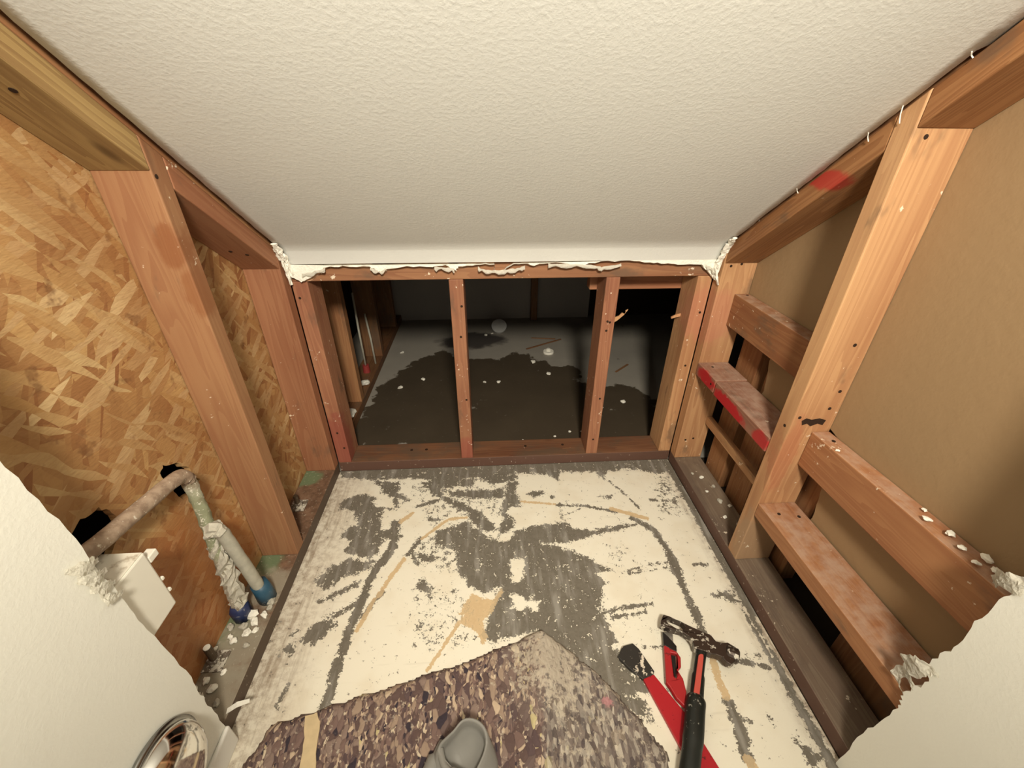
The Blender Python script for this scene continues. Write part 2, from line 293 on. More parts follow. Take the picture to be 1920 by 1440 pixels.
# OSB: layers of stretched flakes
k = NT('osb_flakes'); oc = k.coord('World')
wob = k.noise(oc, 9, 2, .5, 0, 1)
c = (.42, .22, .09)
cols = [((.46, .27, .11), (.28, .12, .045)), ((.50, .31, .13), (.34, .155, .055)), ((.44, .25, .10), (.26, .105, .04)), ((.62, .44, .23), (.38, .20, .08)), ((.42, .235, .09), (.54, .37, .18))]
hh = None
for i, ang in enumerate((.35, 1.25, 2.1, 2.75, .9)):
    mp = k.mapping(oc, (1, 15, 46), (i*3.7, i*1.3, 0), (ang, 0, 0))
    # flakes lie in the sheet: rotate about the sheet normal first, then stretch
    r_ = k.mapping(oc, (1, 1, 1), (0, i*.37, i*.21), (ang, 0, 0))
    ad = k.node('ShaderNodeVectorMath', operation='MULTIPLY_ADD'); k.put(ad.inputs[0], wob); ad.inputs[1].default_value = (.012, .012, .012); k.put(ad.inputs[2], r_)
    st = k.mapping(ad.outputs[0], (3, 9+1.6*i, 50+7*i))
    vn = k.node('ShaderNodeTexVoronoi', feature='F1'); k.put(vn.inputs['Vector'], st); vn.inputs['Scale'].default_value = 1.0
    sep = k.node('ShaderNodeSeparateColor'); k.put(sep.inputs[0], vn.outputs['Color'])
    fc = k.mix(sep.outputs[0], cols[i][0], cols[i][1])
    present = k.step(sep.outputs[1], .50+.04*i, .53+.04*i) if i else 1.0
    msk = present
    c = k.mix(msk, c, fc)
    h = k.math('MULTIPLY', msk, sep.outputs[2]); hh = h if hh is None else k.math('ADD', hh, h)
gr = k.noise(k.mapping(oc, (60, 60, 220), (0, 0, 0), (.6, 0, 0)), 1.0, 3)
c = k.mix(k.math('MULTIPLY', k.step(gr, .4, .8), .35), c, (.30, .14, .05))
dk = k.noise(oc, 26, 3, .6); c = k.mix(k.math('MULTIPLY', k.step(dk, .60, .70), .65), c, (.17, .075, .03)); pat = k.noise(oc, 5, 2); c = k.mix(k.math('MULTIPLY', k.step(pat, .42, .68), .45), c, (.27, .125, .045))
c = k.mix(k.math('MULTIPLY', k.blob(oc, (-.59, .50, .12), (.1, .24, .20), .6, .25, 14), .62), c, (.36, .12, .035))
k.bump(k.math('ADD', hh, gr), .5, .002); M['osb'] = k.fin(c, .55, .4)

M['ceil'] = paint('ceiling_paint', (.72, .72, .685), .11, 170)
M['drywall'] = paint('white_drywall', (.80, .79, .72), .10, 200)
M['gyp'] = paint('gypsum_torn', (.84, .81, .72), .5, 160)
M['trimw'] = paint('white_trim_paint', (.74, .72, .67), .1, 90, .5)
M['kraft'] = plain('kraft_paper', (.50, .30, .18), .8, .2, nscale=120, var=.25)
M['tan'] = paint('brown_drywall_back', (.31, .205, .11), .15, 60, .62, .12)
M['tan2'] = paint('brown_drywall_back_other_room', (.34, .24, .14), .1, 60, .7)  # brown back of the other room's drywall
M['dark_wall'] = paint('grey_far_drywall', (.34, .31, .28), .1, 90, .8)
M['cavity'] = plain('cavity_darkness', (.035, .025, .018), .9, .1)  # near-black colour stands in for the darkness of the unlit spaces
M['black'] = plain('nail_hole_black', (.03, .016, .01), .8, .2)
M['chip'] = plain('plaster_white', (.82, .79, .70), .8, .2, nscale=200)
M['dustgrey'] = plain('mortar_crust', (.46, .43, .36), .9, .2, nscale=150, var=.35, bump=.8)
M['blue'] = speckled('blue_plastic_sleeve', (.022, .075, .125), (.35, .36, .36), .66, 120, .45)
M['navy'] = speckled('dark_blue_sleeve', (.02, .03, .09), (.25, .25, .27), .66, 120, .45)
M['redsl'] = plain('red_pipe_sleeve', (.30, .04, .035), .6)
M['bolt'] = speckled('rusty_bolt', (.10, .07, .045), (.30, .26, .2), .6, 160, .55, .5)
M['washer'] = speckled('dusty_washer', (.16, .13, .10), (.60, .56, .48), .52, 160, .6, .2)
M['boxp'] = plain('white_box_plastic', (.77, .74, .65), .45, .4, nscale=20, var=.04, bump=.03)
k = NT('white_box_dusty_top'); wp = k.coord('World'); n = k.noise(wp, 70, 4, .6)
M['boxtop'] = k.fin(k.mix(k.step(n, .5, .72), (.74, .70, .60), (.42, .35, .26)), .8)
k = NT('dusty_pipe'); wp = k.coord('World'); n = k.noise(wp, 55, 4, .6); n2 = k.noise(wp, 160, 3)
c = k.mix(k.step(n, .35, .68), (.40, .30, .22), (.24, .165, .115)); c = k.mix(k.step(n2, .62, .70), c, (.66, .60, .50)); k.bump(n2, .4, .001)
M['pipe'] = k.fin(c, .6, .4)
k = NT('mortar_smeared_pipe'); wp = k.coord('World'); n = k.noise(wp, 40, 4, .6); n2 = k.noise(wp, 120, 4, .7)
c = k.mix(k.step(n, .38, .62), (.44, .40, .32), (.21, .17, .11)); c = k.mix(k.blob(wp, (-.56, .60, .27), (.05, .05, .08)), c, (.26, .27, .17)); c = k.mix(k.step(n2, .56, .66), c, (.70, .66, .56)); k.bump(n2, .8, .002)
M['pipe2'] = k.fin(c, .7, .4)
M['pipe3'] = plain('grey_pipe_coat', (.42, .40, .33), .6, .3, nscale=70, var=.25, bump=.4)
M['chrome'] = plain('chrome', (.75, .74, .72), .10, .5, 1.0, var=.03, bump=.0)
M['chrome_rim'] = plain('chrome_dark_edge', (.30, .30, .29), .25, .5, 1.0)
M['steel'] = speckled('hammer_steel', (.07, .052, .042), (.62, .58, .50), .60, 110, .32, .6)
M['grip'] = speckled('black_rubber_grip', (.010, .012, .010), (.20, .19, .16), .66, 140, .42)
M['inlay'] = speckled('coral_red_inlay', (.50, .075, .055), (.70, .40, .33), .74, 140, .5)
M['redp'] = speckled('red_painted_steel', (.40, .010, .018), (.10, .004, .006), .70, 120, .38)
M['redk'] = speckled('red_plastic', (.36, .014, .018), (.13, .006, .006), .66, 110, .42)
M['bar_black'] = speckled('black_worn_steel', (.022, .019, .016), (.66, .58, .47), .56, 75, .5)
M['blk'] = plain('black_plastic', (.012, .010, .010), .4)
M['blade'] = plain('scratched_steel', (.34, .31, .27), .4, .5, .7)
M['glove'] = plain('grey_rubber', (.23, .22, .20), .55, .4, nscale=30, var=.12, bump=.15)
M['strip'] = plain('tan_glue_strip', (.58, .45, .27), .7, .3, nscale=60, var=.2, bump=.3)

# rebonded foam pad
k = NT('rebond_foam'); wp = k.coord('Object')
wob = k.noise(wp, 30, 2, .5, 0, 1)
ad = k.node('ShaderNodeVectorMath', operation='MULTIPLY_ADD'); k.put(ad.inputs[0], wob); ad.inputs[1].default_value = (.02, .02, .02); k.put(ad.inputs[2], wp)
st = k.mapping(ad.outputs[0], (1.0, .5, 1.0), (0, 0, 0), (0, 0, .5))
pur = [(0, (.12, .078, .07)), (.2, (.19, .125, .108)), (.36, (.25, .18, .15)), (.5, (.15, .105, .095)), (.62, (.33, .24, .18)), (.74, (.105, .07, .07)), (.82, (.52, .40, .29)), (.90, (.045, .035, .045)), (.95, (.62, .52, .38)), (.985, (.52, .44, .24))]
s1 = k.node('ShaderNodeSeparateColor'); k.put(s1.inputs[0], k.voro(st, 92)); c1 = k.ramp(s1.outputs[0], pur, 'CONSTANT')
s2 = k.node('ShaderNodeSeparateColor'); k.put(s2.inputs[0], k.voro(st, 240)); c2 = k.ramp(s2.outputs[0], pur, 'CONSTANT')
c = k.mix(k.step(s1.outputs[1], .45, .5), c1, c2)
edge = k.voro(st, 92, 'Distance', 'DISTANCE_TO_EDGE'); c = k.mix(k.math('MULTIPLY', k.step(edge, .10, .0), .35), c, (.07, .045, .045))
gst = k.mapping(wp, (1.0, .38, 1.0), (.3, .1, 0), (0, 0, .15)); s3 = k.node('ShaderNodeSeparateColor'); k.put(s3.inputs[0], k.voro(gst, 170))
c3 = k.ramp(s3.outputs[0], [(0, (.10, .082, .075)), (.2, (.20, .17, .15)), (.42, (.31, .275, .235)), (.6, (.15, .125, .115)), (.72, (.42, .38, .32)), (.86, (.07, .06, .065)), (.93, (.54, .49, .41))], 'CONSTANT')
c = k.mix(k.math('MULTIPLY', k.attr('fold'), .72), c, c3)
ds = k.attr('dust'); dn = k.noise(wp, 85, 4, .65)
c = k.mix(k.math('MULTIPLY', k.step(k.math('ADD', dn, k.math('MULTIPLY', ds, .30)), .60, .72), .85), c, (.50, .43, .34))
c = k.mix(k.math('MULTIPLY', ds, .35), c, (.34, .30, .25))
pk = k.blob(wp, (.215, .385, 0), (.009, .009, .1), .8, .6, 160); c = k.mix(k.math('MULTIPLY', pk, .55), c, (.62, .27, .29))
k.bump(k.math('ADD', edge, k.math('MULTIPLY', dn, .6)), .7, .004); M['foam'] = k.fin(c, .85, .2)

# scraped vinyl floor
k = NT('scraped_vinyl_floor'); wp = k.coord('World')
n1 = k.noise(wp, 72, 6, .72); n2 = k.noise(wp, 240, 4, .6); n3 = k.noise(wp, 12, 3)
nn = k.math('ADD', k.math('MULTIPLY', k.math('SUBTRACT', n1, .5), 2.9), k.math('MULTIPLY', k.math('SUBTRACT', n2, .5), 1.5))
strk = k.noise(k.mapping(wp, (7, 60, 1), (0, 0, 0), (0, 0, .12)), 1.0, 4, .6)
sm = k.noise(k.mapping(wp, (50, 9, 1), (0, 0, 0), (0, 0, -.25)), 1.0, 3)
white = k.mix(k.step(n3, .45, .7), (.80, .755, .635), (.76, .70, .57))
white = k.mix(k.math('MULTIPLY', k.step(strk, .60, .74), .22), white, (.45, .40, .31))
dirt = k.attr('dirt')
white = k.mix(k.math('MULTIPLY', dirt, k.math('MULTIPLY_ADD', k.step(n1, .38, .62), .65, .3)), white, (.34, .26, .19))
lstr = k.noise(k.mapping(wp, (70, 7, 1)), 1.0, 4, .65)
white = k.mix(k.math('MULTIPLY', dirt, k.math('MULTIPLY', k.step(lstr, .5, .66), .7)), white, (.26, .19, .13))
grey = k.mix(k.step(n1, .35, .65), (.135, .118, .092), (.175, .155, .125))
grey = k.mix(k.math('MULTIPLY', k.step(sm, .48, .72), .75), grey, (.32, .30, .265))
gm = k.step(k.math('ADD', k.attr('grey'), nn), .47, .53)
tm = k.step(k.math('ADD', k.attr('tan'), k.math('MULTIPLY', nn, .8)), .46, .54)
tanc = k.mix(n1, (.50, .34, .19), (.72, .56, .34))
c = k.mix(tm, white, tanc); c = k.mix(k.math('MULTIPLY', gm, k.math('SUBTRACT', 1.0, k.math('MULTIPLY', tm, .75))), c, grey)
k.bump(k.math('ADD', k.math('MULTIPLY', gm, -1.0), k.math('MULTIPLY', n2, .25)), .35, .0015)
M['floor'] = k.fin(c, k.math('MULTIPLY_ADD', gm, .1, .45), .35)

# concrete slab beyond the opening, wet patch
k = NT('concrete_slab'); wp = k.coord('World'); n1 = k.noise(wp, 6, 4, .6); n2 = k.noise(wp, 60, 4, .6)
dry = k.mix(n1, (.26, .24, .21), (.36, .33, .28)); wet = k.mix(n1, (.046, .034, .022), (.082, .062, .040))
wm = k.step(k.math('ADD', k.attr('wet'), k.math('MULTIPLY', k.math('SUBTRACT', k.noise(wp, 16, 4, .6), .5), 2.2)), .40, .60)
c = k.mix(wm, dry, wet)
c = k.mix(k.math('MULTIPLY', k.step(n2, .66, .74), .35), c, (.22, .20, .17))
c = k.mix(k.blob(wp, (-.08, 2.12, 0), (.18, .10, .3), .4, .3, 9), c, (.06, .052, .048))
k.bump(n2, .2, .002); M['slab'] = k.fin(c, .6, .35)

# ---------------------------------------------------------------- mesh helpers
def tag(o, label=None, cat=None, group=None, kind=None):
    for a, b in (('label', label), ('category', cat), ('group', group), ('kind', kind)):
        if b: o[a] = b
    return o
def mk(name, bm, mat, parent=None, origin=None, axis=None, smooth=False):
    """bm is in world space; the object gets its own origin and a frame whose Z runs along axis"""
    bmesh.ops.recalc_face_normals(bm, faces=bm.faces[:])
    me = bpy.data.meshes.new(name)
    if parent is not None:
        mat_w = PW[parent.name]
    else:
        if origin is None:
            vs = [v.co for v in bm.verts]; origin = (sum(v.x for v in vs)/len(vs), sum(v.y for v in vs)/len(vs), min(v.z for v in vs))
        R = Matrix.Identity(3) if axis is None else Vector(axis).to_track_quat('Z', 'X').to_matrix()
        mat_w = Matrix.Translation(origin) @ R.to_4x4()
    bm.transform(mat_w.inverted()); bm.to_mesh(me); bm.free()
    for mm in (mat if isinstance(mat, (list, tuple)) else [mat]): me.materials.append(mm)
    if smooth:
        for p in me.polygons: p.use_smooth = True
    o = bpy.data.objects.new(name, me); COL.objects.link(o)
    if parent is not None: o.parent = parent
    else: o.matrix_world = mat_w
    PW[o.name] = mat_w.copy()
    return o
PW = {}
def empty(name, loc):
    o = bpy.data.objects.new(name, None); o.empty_display_size = .05; COL.objects.link(o); o.location = loc
    PW[o.name] = Matrix.Translation(loc); return o
def box(x0, x1, y0, y1, z0, z1, bev=.0022, seg=2):
    bm = bmesh.new(); r = bmesh.ops.create_cube(bm, size=1)
    for v in bm.verts: v.co = Vector(((x0+x1)/2+v.co.x*(x1-x0), (y0+y1)/2+v.co.y*(y1-y0), (z0+z1)/2+v.co.z*(z1-z0)))
    if bev: bmesh.ops.bevel(bm, geom=bm.edges[:], offset=bev, segments=seg, affect='EDGES', profile=.5)
    return bm
def hexa(c8, bev=.0022):
    """8 corners: bottom 4 then top 4"""
    bm = bmesh.new(); v = [bm.verts.new(c) for c in c8]
    for f in ((0, 1, 2, 3), (4, 5, 6, 7), (0, 1, 5, 4), (1, 2, 6, 5), (2, 3, 7, 6), (3, 0, 4, 7)): bm.faces.new([v[i] for i in f])
    bmesh.ops.recalc_face_normals(bm, faces=bm.faces[:])
    if bev: bmesh.ops.bevel(bm, geom=bm.edges[:], offset=bev, segments=2, affect='EDGES', profile=.5)
    return bm
def beam(a, b, wdir, w, t, bev=.0022):
    """2x4 whose centre line runs a-b; w along wdir, t across"""
    a, b = Vector(a), Vector(b); d = (b-a).normalized(); u = Vector(wdir); u = (u-d*u.dot(d)).normalized(); n = d.cross(u)
    c = [p+u*sx*w/2+n*sy*t/2 for p in (a, b) for sx, sy in ((-1, -1), (1, -1), (1, 1), (-1, 1))]
    return hexa(c, bev)
def slabp(front, off, holes=(), bm=None):
    """closed plate from an outline (3D points), thickness vector off, optional holes"""
    bm = bm or bmesh.new(); off = Vector(off)
    loops = [[Vector(p) for p in front]]+[[Vector(p) for p in h] for h in holes]
    tris = tessellate_polygon(loops); pts = [p for l in loops for p in l]
    A = [bm.verts.new(p) for p in pts]; B = [bm.verts.new(p+off) for p in pts]
    for t in tris:
        try: bm.faces.new([A[i] for i in t]); bm.faces.new([B[i] for i in reversed(t)])
        except ValueError: pass
    s = 0
    for l in loops:
        n = len(l)
        for i in range(n):
            j = (i+1) % n
            try: bm.faces.new([A[s+i], A[s+j], B[s+j], B[s+i]])
            except ValueError: pass
        s += n
    return bm
def side_mat(o, mat, sgn, ax=0):
    o.data.materials.append(mat); Rm = PW[o.name].to_3x3()
    for p in o.data.polygons:
        if (Rm @ p.normal)[ax]*sgn > .8: p.material_index = 1
def jag(pts, amp, n, seed=0, closed=False, axisf=None):
    """subdivide an outline and shake the points (torn edges)"""
    r = random.Random(seed); out = []
    L_ = len(pts); rng = range(L_ if closed else L_-1)
    for i in rng:
        a, b = Vector(pts[i]), Vector(pts[(i+1) % L_]); d = (b-a); q = Vector((-d.y, d.x)).normalized()
        for j in range(n):
            t = j/n; out.append(a+d*t+(q*r.uniform(-amp, amp) if (i or j) else q*0))
    if not closed: out.append(Vector(pts[-1]))
    return out
def frame(t):
    t = t.normalized(); h = Vector((0, 0, 1)) if abs(t.z) < .9 else Vector((1, 0, 0)); u = t.cross(h).normalized(); return u, t.cross(u)
def tube(pts, rad, seg=14, bm=None, flat=1.0, cap=True, lump=0.0, seed=0):
    bm = bm or bmesh.new(); P = [Vector(p) for p in pts]; rings = []
    for i, p in enumerate(P):
        t = (P[min(i+1, len(P)-1)]-P[max(i-1, 0)]); u, v = frame(t); r = rad[i] if isinstance(rad, (list, tuple)) else rad
        ring = []
        for j in range(seg):
            a = 2*math.pi*j/seg; k_ = 1+lump*mnoise.noise(Vector((p.x*70+seed, p.y*70+math.cos(a)*1.5, p.z*70+math.sin(a)*1.5)))
            ring.append(bm.verts.new(p+u*math.cos(a)*r*k_+v*math.sin(a)*r*flat*k_))
        rings.append(ring)
    for a, b in zip(rings, rings[1:]):
        for j in range(seg): bm.faces.new((a[j], a[(j+1) % seg], b[(j+1) % seg], b[j]))
    if cap: bm.faces.new(rings[0][::-1]); bm.faces.new(rings[-1])
    return bm
def smooth_path(pts, n=8):
    P = [Vector(p) for p in pts]; Q = [P[0]]+P+[P[-1]]; out = []
    for i in range(1, len(Q)-2):
        for j in range(n):
            t = j/n; a, b, c_, d = Q[i-1], Q[i], Q[i+1], Q[i+2]
            out.append(.5*((2*b)+(-a+c_)*t+(2*a-5*b+4*c_-d)*t*t+(-a+3*b-3*c_+d)*t**3))
    out.append(P[-1]); return out
def chunk(c, r, seed, squash=.6):
    bm = bmesh.new(); bmesh.ops.create_icosphere(bm, subdivisions=2, radius=1)
    for v in bm.verts:
        k_ = 1+.55*mnoise.noise(v.co*1.3+Vector((seed*3.1, 0, 0)))+.3*mnoise.noise(v.co*3+Vector((0, seed, 0)))
        v.co = Vector((v.co.x*r*k_, v.co.y*r*k_*.8, v.co.z*r*k_*squash))
    bmesh.ops.rotate(bm, verts=bm.verts[:], matrix=Matrix.Rotation(seed*1.7, 3, 'Z'), cent=(0, 0, 0))
    z = min(v.co.z for v in bm.verts)
    bmesh.ops.translate(bm, verts=bm.verts[:], vec=Vector(c)-Vector((0, 0, z))); return bm
def nail(parent, pos, nrm, r=.0035):
    """dark sunk nail head on a board face"""
    p, n_ = Vector(pos), Vector(nrm).normalized()
    bm = tube([p-n_*.004, p+n_*.0005], r, 10)
    mk('nail', bm, M['black'], parent)

# ---------------------------------------------------------------- the setting
SL = -.742
def cz(y): return 1.040+SL*(y-.595)
XL, XR = -.4885, .609
# scraped floor: grid with masks
def sdpoly(P, poly):
    x, y = P[:, 0], P[:, 1]; n = len(poly); d = np.full(len(P), 1e9); s = np.ones(len(P))
    for i in range(n):
        a = poly[i]; b = poly[i-1]; ex, ey = b[0]-a[0], b[1]-a[1]; wx, wy = x-a[0], y-a[1]
        t = np.clip((wx*ex+wy*ey)/(ex*ex+ey*ey+1e-12), 0, 1); d = np.minimum(d, (wx-ex*t)**2+(wy-ey*t)**2)
        c1 = y >= a[1]; c2 = y < b[1]; c3 = ex*wy > ey*wx
        f = (c1 & c2 & c3) | (~c1 & ~c2 & ~c3); s = np.where(f, -s, s)
    return s*np.sqrt(d)
def sdline(P, line):
    d = np.full(len(P), 1e9)
    for a, b in zip(line, line[1:]):
        ex, ey = b[0]-a[0], b[1]-a[1]; wx, wy = P[:, 0]-a[0], P[:, 1]-a[1]; t = np.clip((wx*ex+wy*ey)/(ex*ex+ey*ey+1e-12), 0, 1)
        d = np.minimum(d, (wx-ex*t)**2+(wy-ey*t)**2)
    return np.sqrt(d)
FX0, FX1, FY0, FY1 = -.516, .612, -.9, 1.098
xs = np.arange(FX0, FX1+.001, .0035); xs = np.linspace(FX0, FX1, len(xs))
ys = np.concatenate([np.linspace(FY0, .2, 12)[:-1], np.linspace(.2, FY1, 258)])
XX, YY = np.meshgrid(xs, ys); P = np.stack([XX.ravel(), YY.ravel()], 1)
W = .010
grey = np.full(len(P), -.38)
for (po,) in [(a[0],) for a in GREY_POLYS]: grey = np.maximum(grey, np.clip(.5-sdpoly(P, po)/(2*W), -.38, .88))
for (li, hw) in GREY_STROKES: grey = np.maximum(grey, np.clip(.5-(sdline(P, li)-hw)/(2*.006), -.38, 1.0))
for (po, amt) in [(p_, a_*1.5) for p_, a_ in SPECK_POLYS]: grey = np.maximum(grey, -.38+(amt+.33)*np.clip(.5-sdpoly(P, po)/(2*.03), 0, 1))
for (po,) in [(a[0],) for a in WHITE_POLYS]: grey = np.minimum(grey, 1-np.clip(.5-sdpoly(P, po)/(2*W), 0, 1.2))
for (li, hw) in WHITE_STROKES: grey = np.minimum(grey, 1-np.clip(.5-(sdline(P, li)-hw)/(2*.002), 0, 1.2))
tan = np.full(len(P), -.5)
for (po,) in [(a[0],) for a in TAN_POLYS]: tan = np.maximum(tan, np.clip(.5-sdpoly(P, po)/(2*.006), -.5, 1.1))
for (li, hw) in TAN_STROKES: tan = np.maximum(tan, np.clip(.5-(sdline(P, li)-hw)/(2*.004), -.5, 1.0))
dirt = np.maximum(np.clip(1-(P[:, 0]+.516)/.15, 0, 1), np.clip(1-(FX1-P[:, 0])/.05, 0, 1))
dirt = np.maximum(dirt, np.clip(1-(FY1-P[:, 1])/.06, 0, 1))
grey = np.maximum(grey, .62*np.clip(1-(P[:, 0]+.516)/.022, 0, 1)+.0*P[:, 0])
nx, ny = len(xs), len(ys)
idx = np.arange(nx*ny).reshape(ny, nx)
faces = np.stack([idx[:-1, :-1], idx[:-1, 1:], idx[1:, 1:], idx[1:, :-1]], -1).reshape(-1, 4)
me = bpy.data.meshes.new('floor')
me.from_pydata(np.column_stack([P, np.full(len(P), SLAB)]).tolist(), [], faces.tolist())
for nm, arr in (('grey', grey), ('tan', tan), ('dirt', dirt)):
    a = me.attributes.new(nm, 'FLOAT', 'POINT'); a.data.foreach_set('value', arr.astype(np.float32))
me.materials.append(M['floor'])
fl = bpy.data.objects.new('floor', me); COL.objects.link(fl); tag(fl, kind='structure')

bm = box(-.80, 1.7, -.9, 2.46, SLAB-.08, SLAB-.0010, 0)
tag(mk('floor_base', bm, M['cavity']), kind='structure')
gx = np.linspace(-.80, 1.7, 150); gy = np.linspace(1.1, 2.46, 90); GX, GY = np.meshgrid(gx, gy); Q = np.stack([GX.ravel(), GY.ravel()], 1)
wv = np.clip(.5-sdpoly(Q, WET)/(2*.035), 0, 1)
idx = np.arange(len(Q)).reshape(90, 150)
me = bpy.data.meshes.new('floor_slab'); me.from_pydata(np.column_stack([Q, np.full(len(Q), SLAB-.0006)]).tolist(), [], np.stack([idx[:-1, :-1], idx[:-1, 1:], idx[1:, 1:], idx[1:, :-1]], -1).reshape(-1, 4).tolist())
a = me.attributes.new('wet', 'FLOAT', 'POINT'); a.data.foreach_set('value', wv.astype(np.float32)); me.materials.append(M['slab'])
o = bpy.data.objects.new('floor_slab', me); COL.objects.link(o); tag(o, kind='structure')

# sloped ceiling drywall with a soft cove into the short rear strip
prof = [(-.9, cz(-.9))]+[(y, cz(y)) for y in (0, .5, .8)]
for i in range(9):
    t = i/8; a, b, c_ = Vector((1.037, cz(1.037))), Vector((1.055, cz(1.055))), Vector((1.064, .686))
    q = a*(1-t)**2+b*2*t*(1-t)+c_*t*t; prof.append((q.x, q.y))
prof.append((1.0795, .6525))
bm = bmesh.new(); cols_ = []
NXC = 60; rj = random.Random(3)
th = .012
rows = []
for (y, z) in prof:
    row = []
    for i in range(NXC+1):
        x = XL+(XR-XL)*i/NXC
        row.append((x, y, z))
    rows.append(row)
# refine along y so that the right edge can be ragged
fine_rows = []
for r0, r1 in zip(rows, rows[1:]):
    n = max(1, int(abs(r1[0][1]-r0[0][1])/.012))
    for j in range(n): fine_rows.append([tuple(a+(b-a)*j/n for a, b in zip(p, q)) for p, q in zip(r0, r1)])
fine_rows.append(rows[-1])
top, bot = [], []
for ri, row in enumerate(fine_rows):
    e0 = rj.uniform(-.0008, .0008); e1 = rj.uniform(-.0015, .0015)+.002*mnoise.noise(Vector((row[0][1]*14, 0, 0)))+(.012 if row[0][1] < .618 else 0)
    vr, vb = [], []
    for i, (x, y, z) in enumerate(row):
        xx = x+(e0 if i == 0 else 0)+(e1 if i == NXC else 0)
        nn_ = Vector((0, .6, .8)) if ri < len(fine_rows)-7 else Vector((0, 1, .15)).normalized()
        vr.append(bm.verts.new((xx, y, z))); vb.append(bm.verts.new(Vector((xx, y, z))+nn_*th))
    top.append(vr); bot.append(vb)
for r0, r1 in ((top, 0), (bot, 1)):
    for a, b in zip(r0, r0[1:]):
        for i in range(NXC): bm.faces.new((a[i], a[i+1], b[i+1], b[i]))
for a, b, c_, d in zip(top, top[1:], bot, bot[1:]):
    bm.faces.new((a[0], b[0], d[0], c_[0])); bm.faces.new((a[-1], b[-1], d[-1], c_[-1]))
ceiling = mk('ceiling', bm, M['ceil'], smooth=True); tag(ceiling, kind='structure')
# torn lower edge of the rear strip
tear = [(max(-.4975, min(.611, x)), z) for x, z in TEAR]
tj = jag(tear, .0018, 4, 5)
outline = [(-.497, 1.085, .70), (-.488, 1.085, .655)][:0]
outline = [(XL, 1.0797, .6530)]+[(p.x, 1.0797+max(0, .6525-p.y)*.08, p.y) for p in tj]+[(XR+.002, 1.0797, .6530)]
ft = mk('torn_edge', slabp(outline, (0, .012, 0)), M['gyp'], ceiling)
# brown paper layer left where the white face tore away
for a0, a1, seed in ((3, 10, 1), (10, 18, 2), (24, 27, 3), (28, 32, 4)):
    seg_ = tear[a0:a1+1]; lo = []
    r_ = random.Random(seed)
    up_ = [(x, 1.0958, z+.006) for x, z in seg_]
    dn = [(x, 1.0958, z-r_.uniform(.003, .010)) for x, z in seg_][::-1]
    mk('torn_paper', slabp(jag3(up_+dn, .0015, 3, seed) if False else up_+dn, (0, .0008, 0)), M['kraft'], ceiling)
def flap(pts, curl, seed, mat='gyp'):
    """thin curled strip of torn paper following pts; hangs and curls towards the room"""
    bm = bmesh.new(); r_ = random.Random(seed); rows_ = []
    P_ = smooth_path(pts, 5)
    for i, p in enumerate(P_):
        wd = .004+.007*abs(math.sin(i*.7+seed))*r_.uniform(.6, 1.2); row = []
        for j in range(5):
            t = j/4; row.append(bm.verts.new(p+Vector((0, -curl*math.sin(t*2.2)*.7, -wd*t+.0015*r_.uniform(-1, 1)))))
        rows_.append(row)
    for a, b in zip(rows_, rows_[1:]):
        for j in range(4): bm.faces.new((a[j], a[j+1], b[j+1], b[j]))
    bmesh.ops.solidify(bm, geom=bm.faces[:], thickness=.0008)
    mk('torn_paper', bm, M[mat], ceiling)
flap([(-.02, 1.083, .640), (.0, 1.082, .633), (.04, 1.082, .630), (.075, 1.082, .635), (.10, 1.083, .641)], .008, 1)
flap([(.16, 1.083, .646), (.22, 1.082, .645), (.28, 1.082, .640), (.305, 1.082, .636), (.35, 1.083, .644)], .008, 2)
flap([(-.29, 1.083, .641), (-.268, 1.082, .634), (-.25, 1.083, .641)], .005, 3)
flap([(-.13, 1.083, .642), (-.10, 1.082, .640), (-.08, 1.083, .636)], .004, 4)
flap([(-.46, 1.083, .628), (-.43, 1.082, .634), (-.40, 1.083, .642)], .008, 5)
flap([(.575, 1.083, .640), (.59, 1.08, .632), (.605, 1.078, .622)], .008, 6)
# torn paper corners between ceiling and the stripped side walls
def crumple(path, r0, seed):
    mk('torn_paper', tube(smooth_path(path, 6), [r0*(1-.6*abs(i/18-.5)) for i in range(6*(len(path)-1)+1)], 8, lump=1.4, seed=seed, flat=.5), M['gyp'], ceiling, smooth=False)
crumple([(-.490, 1.045, .700), (-.494, 1.065, .672), (-.492, 1.078, .640), (-.4935, 1.085, .600)], .007, 3)
crumple([(-.484, 1.03, .712), (-.488, 1.05, .69), (-.484, 1.07, .664), (-.480, 1.08, .628)], .008, 8)
crumple([(.600, 1.02, .718), (.606, 1.055, .688), (.609, 1.072, .655), (.607, 1.076, .600)], .008, 5)
crumple([(.596, 1.04, .70), (.603, 1.060, .668), (.602, 1.075, .632), (.612, 1.06, .590)], .007, 9)
for i, (y, ln) in enumerate(((.69, .022), (.735, .012), (.86, .008), (.62, .006))):   # loose paper fibres on the cut edge
    p = Vector((.604, y, cz(y)-.001))
    mk('paper_fibre', tube(smooth_path([p, p+Vector((.003, .002, -ln*.5)), p+Vector((.006, .001, -ln))], 4), .0008, 6), M['gyp'], ceiling)

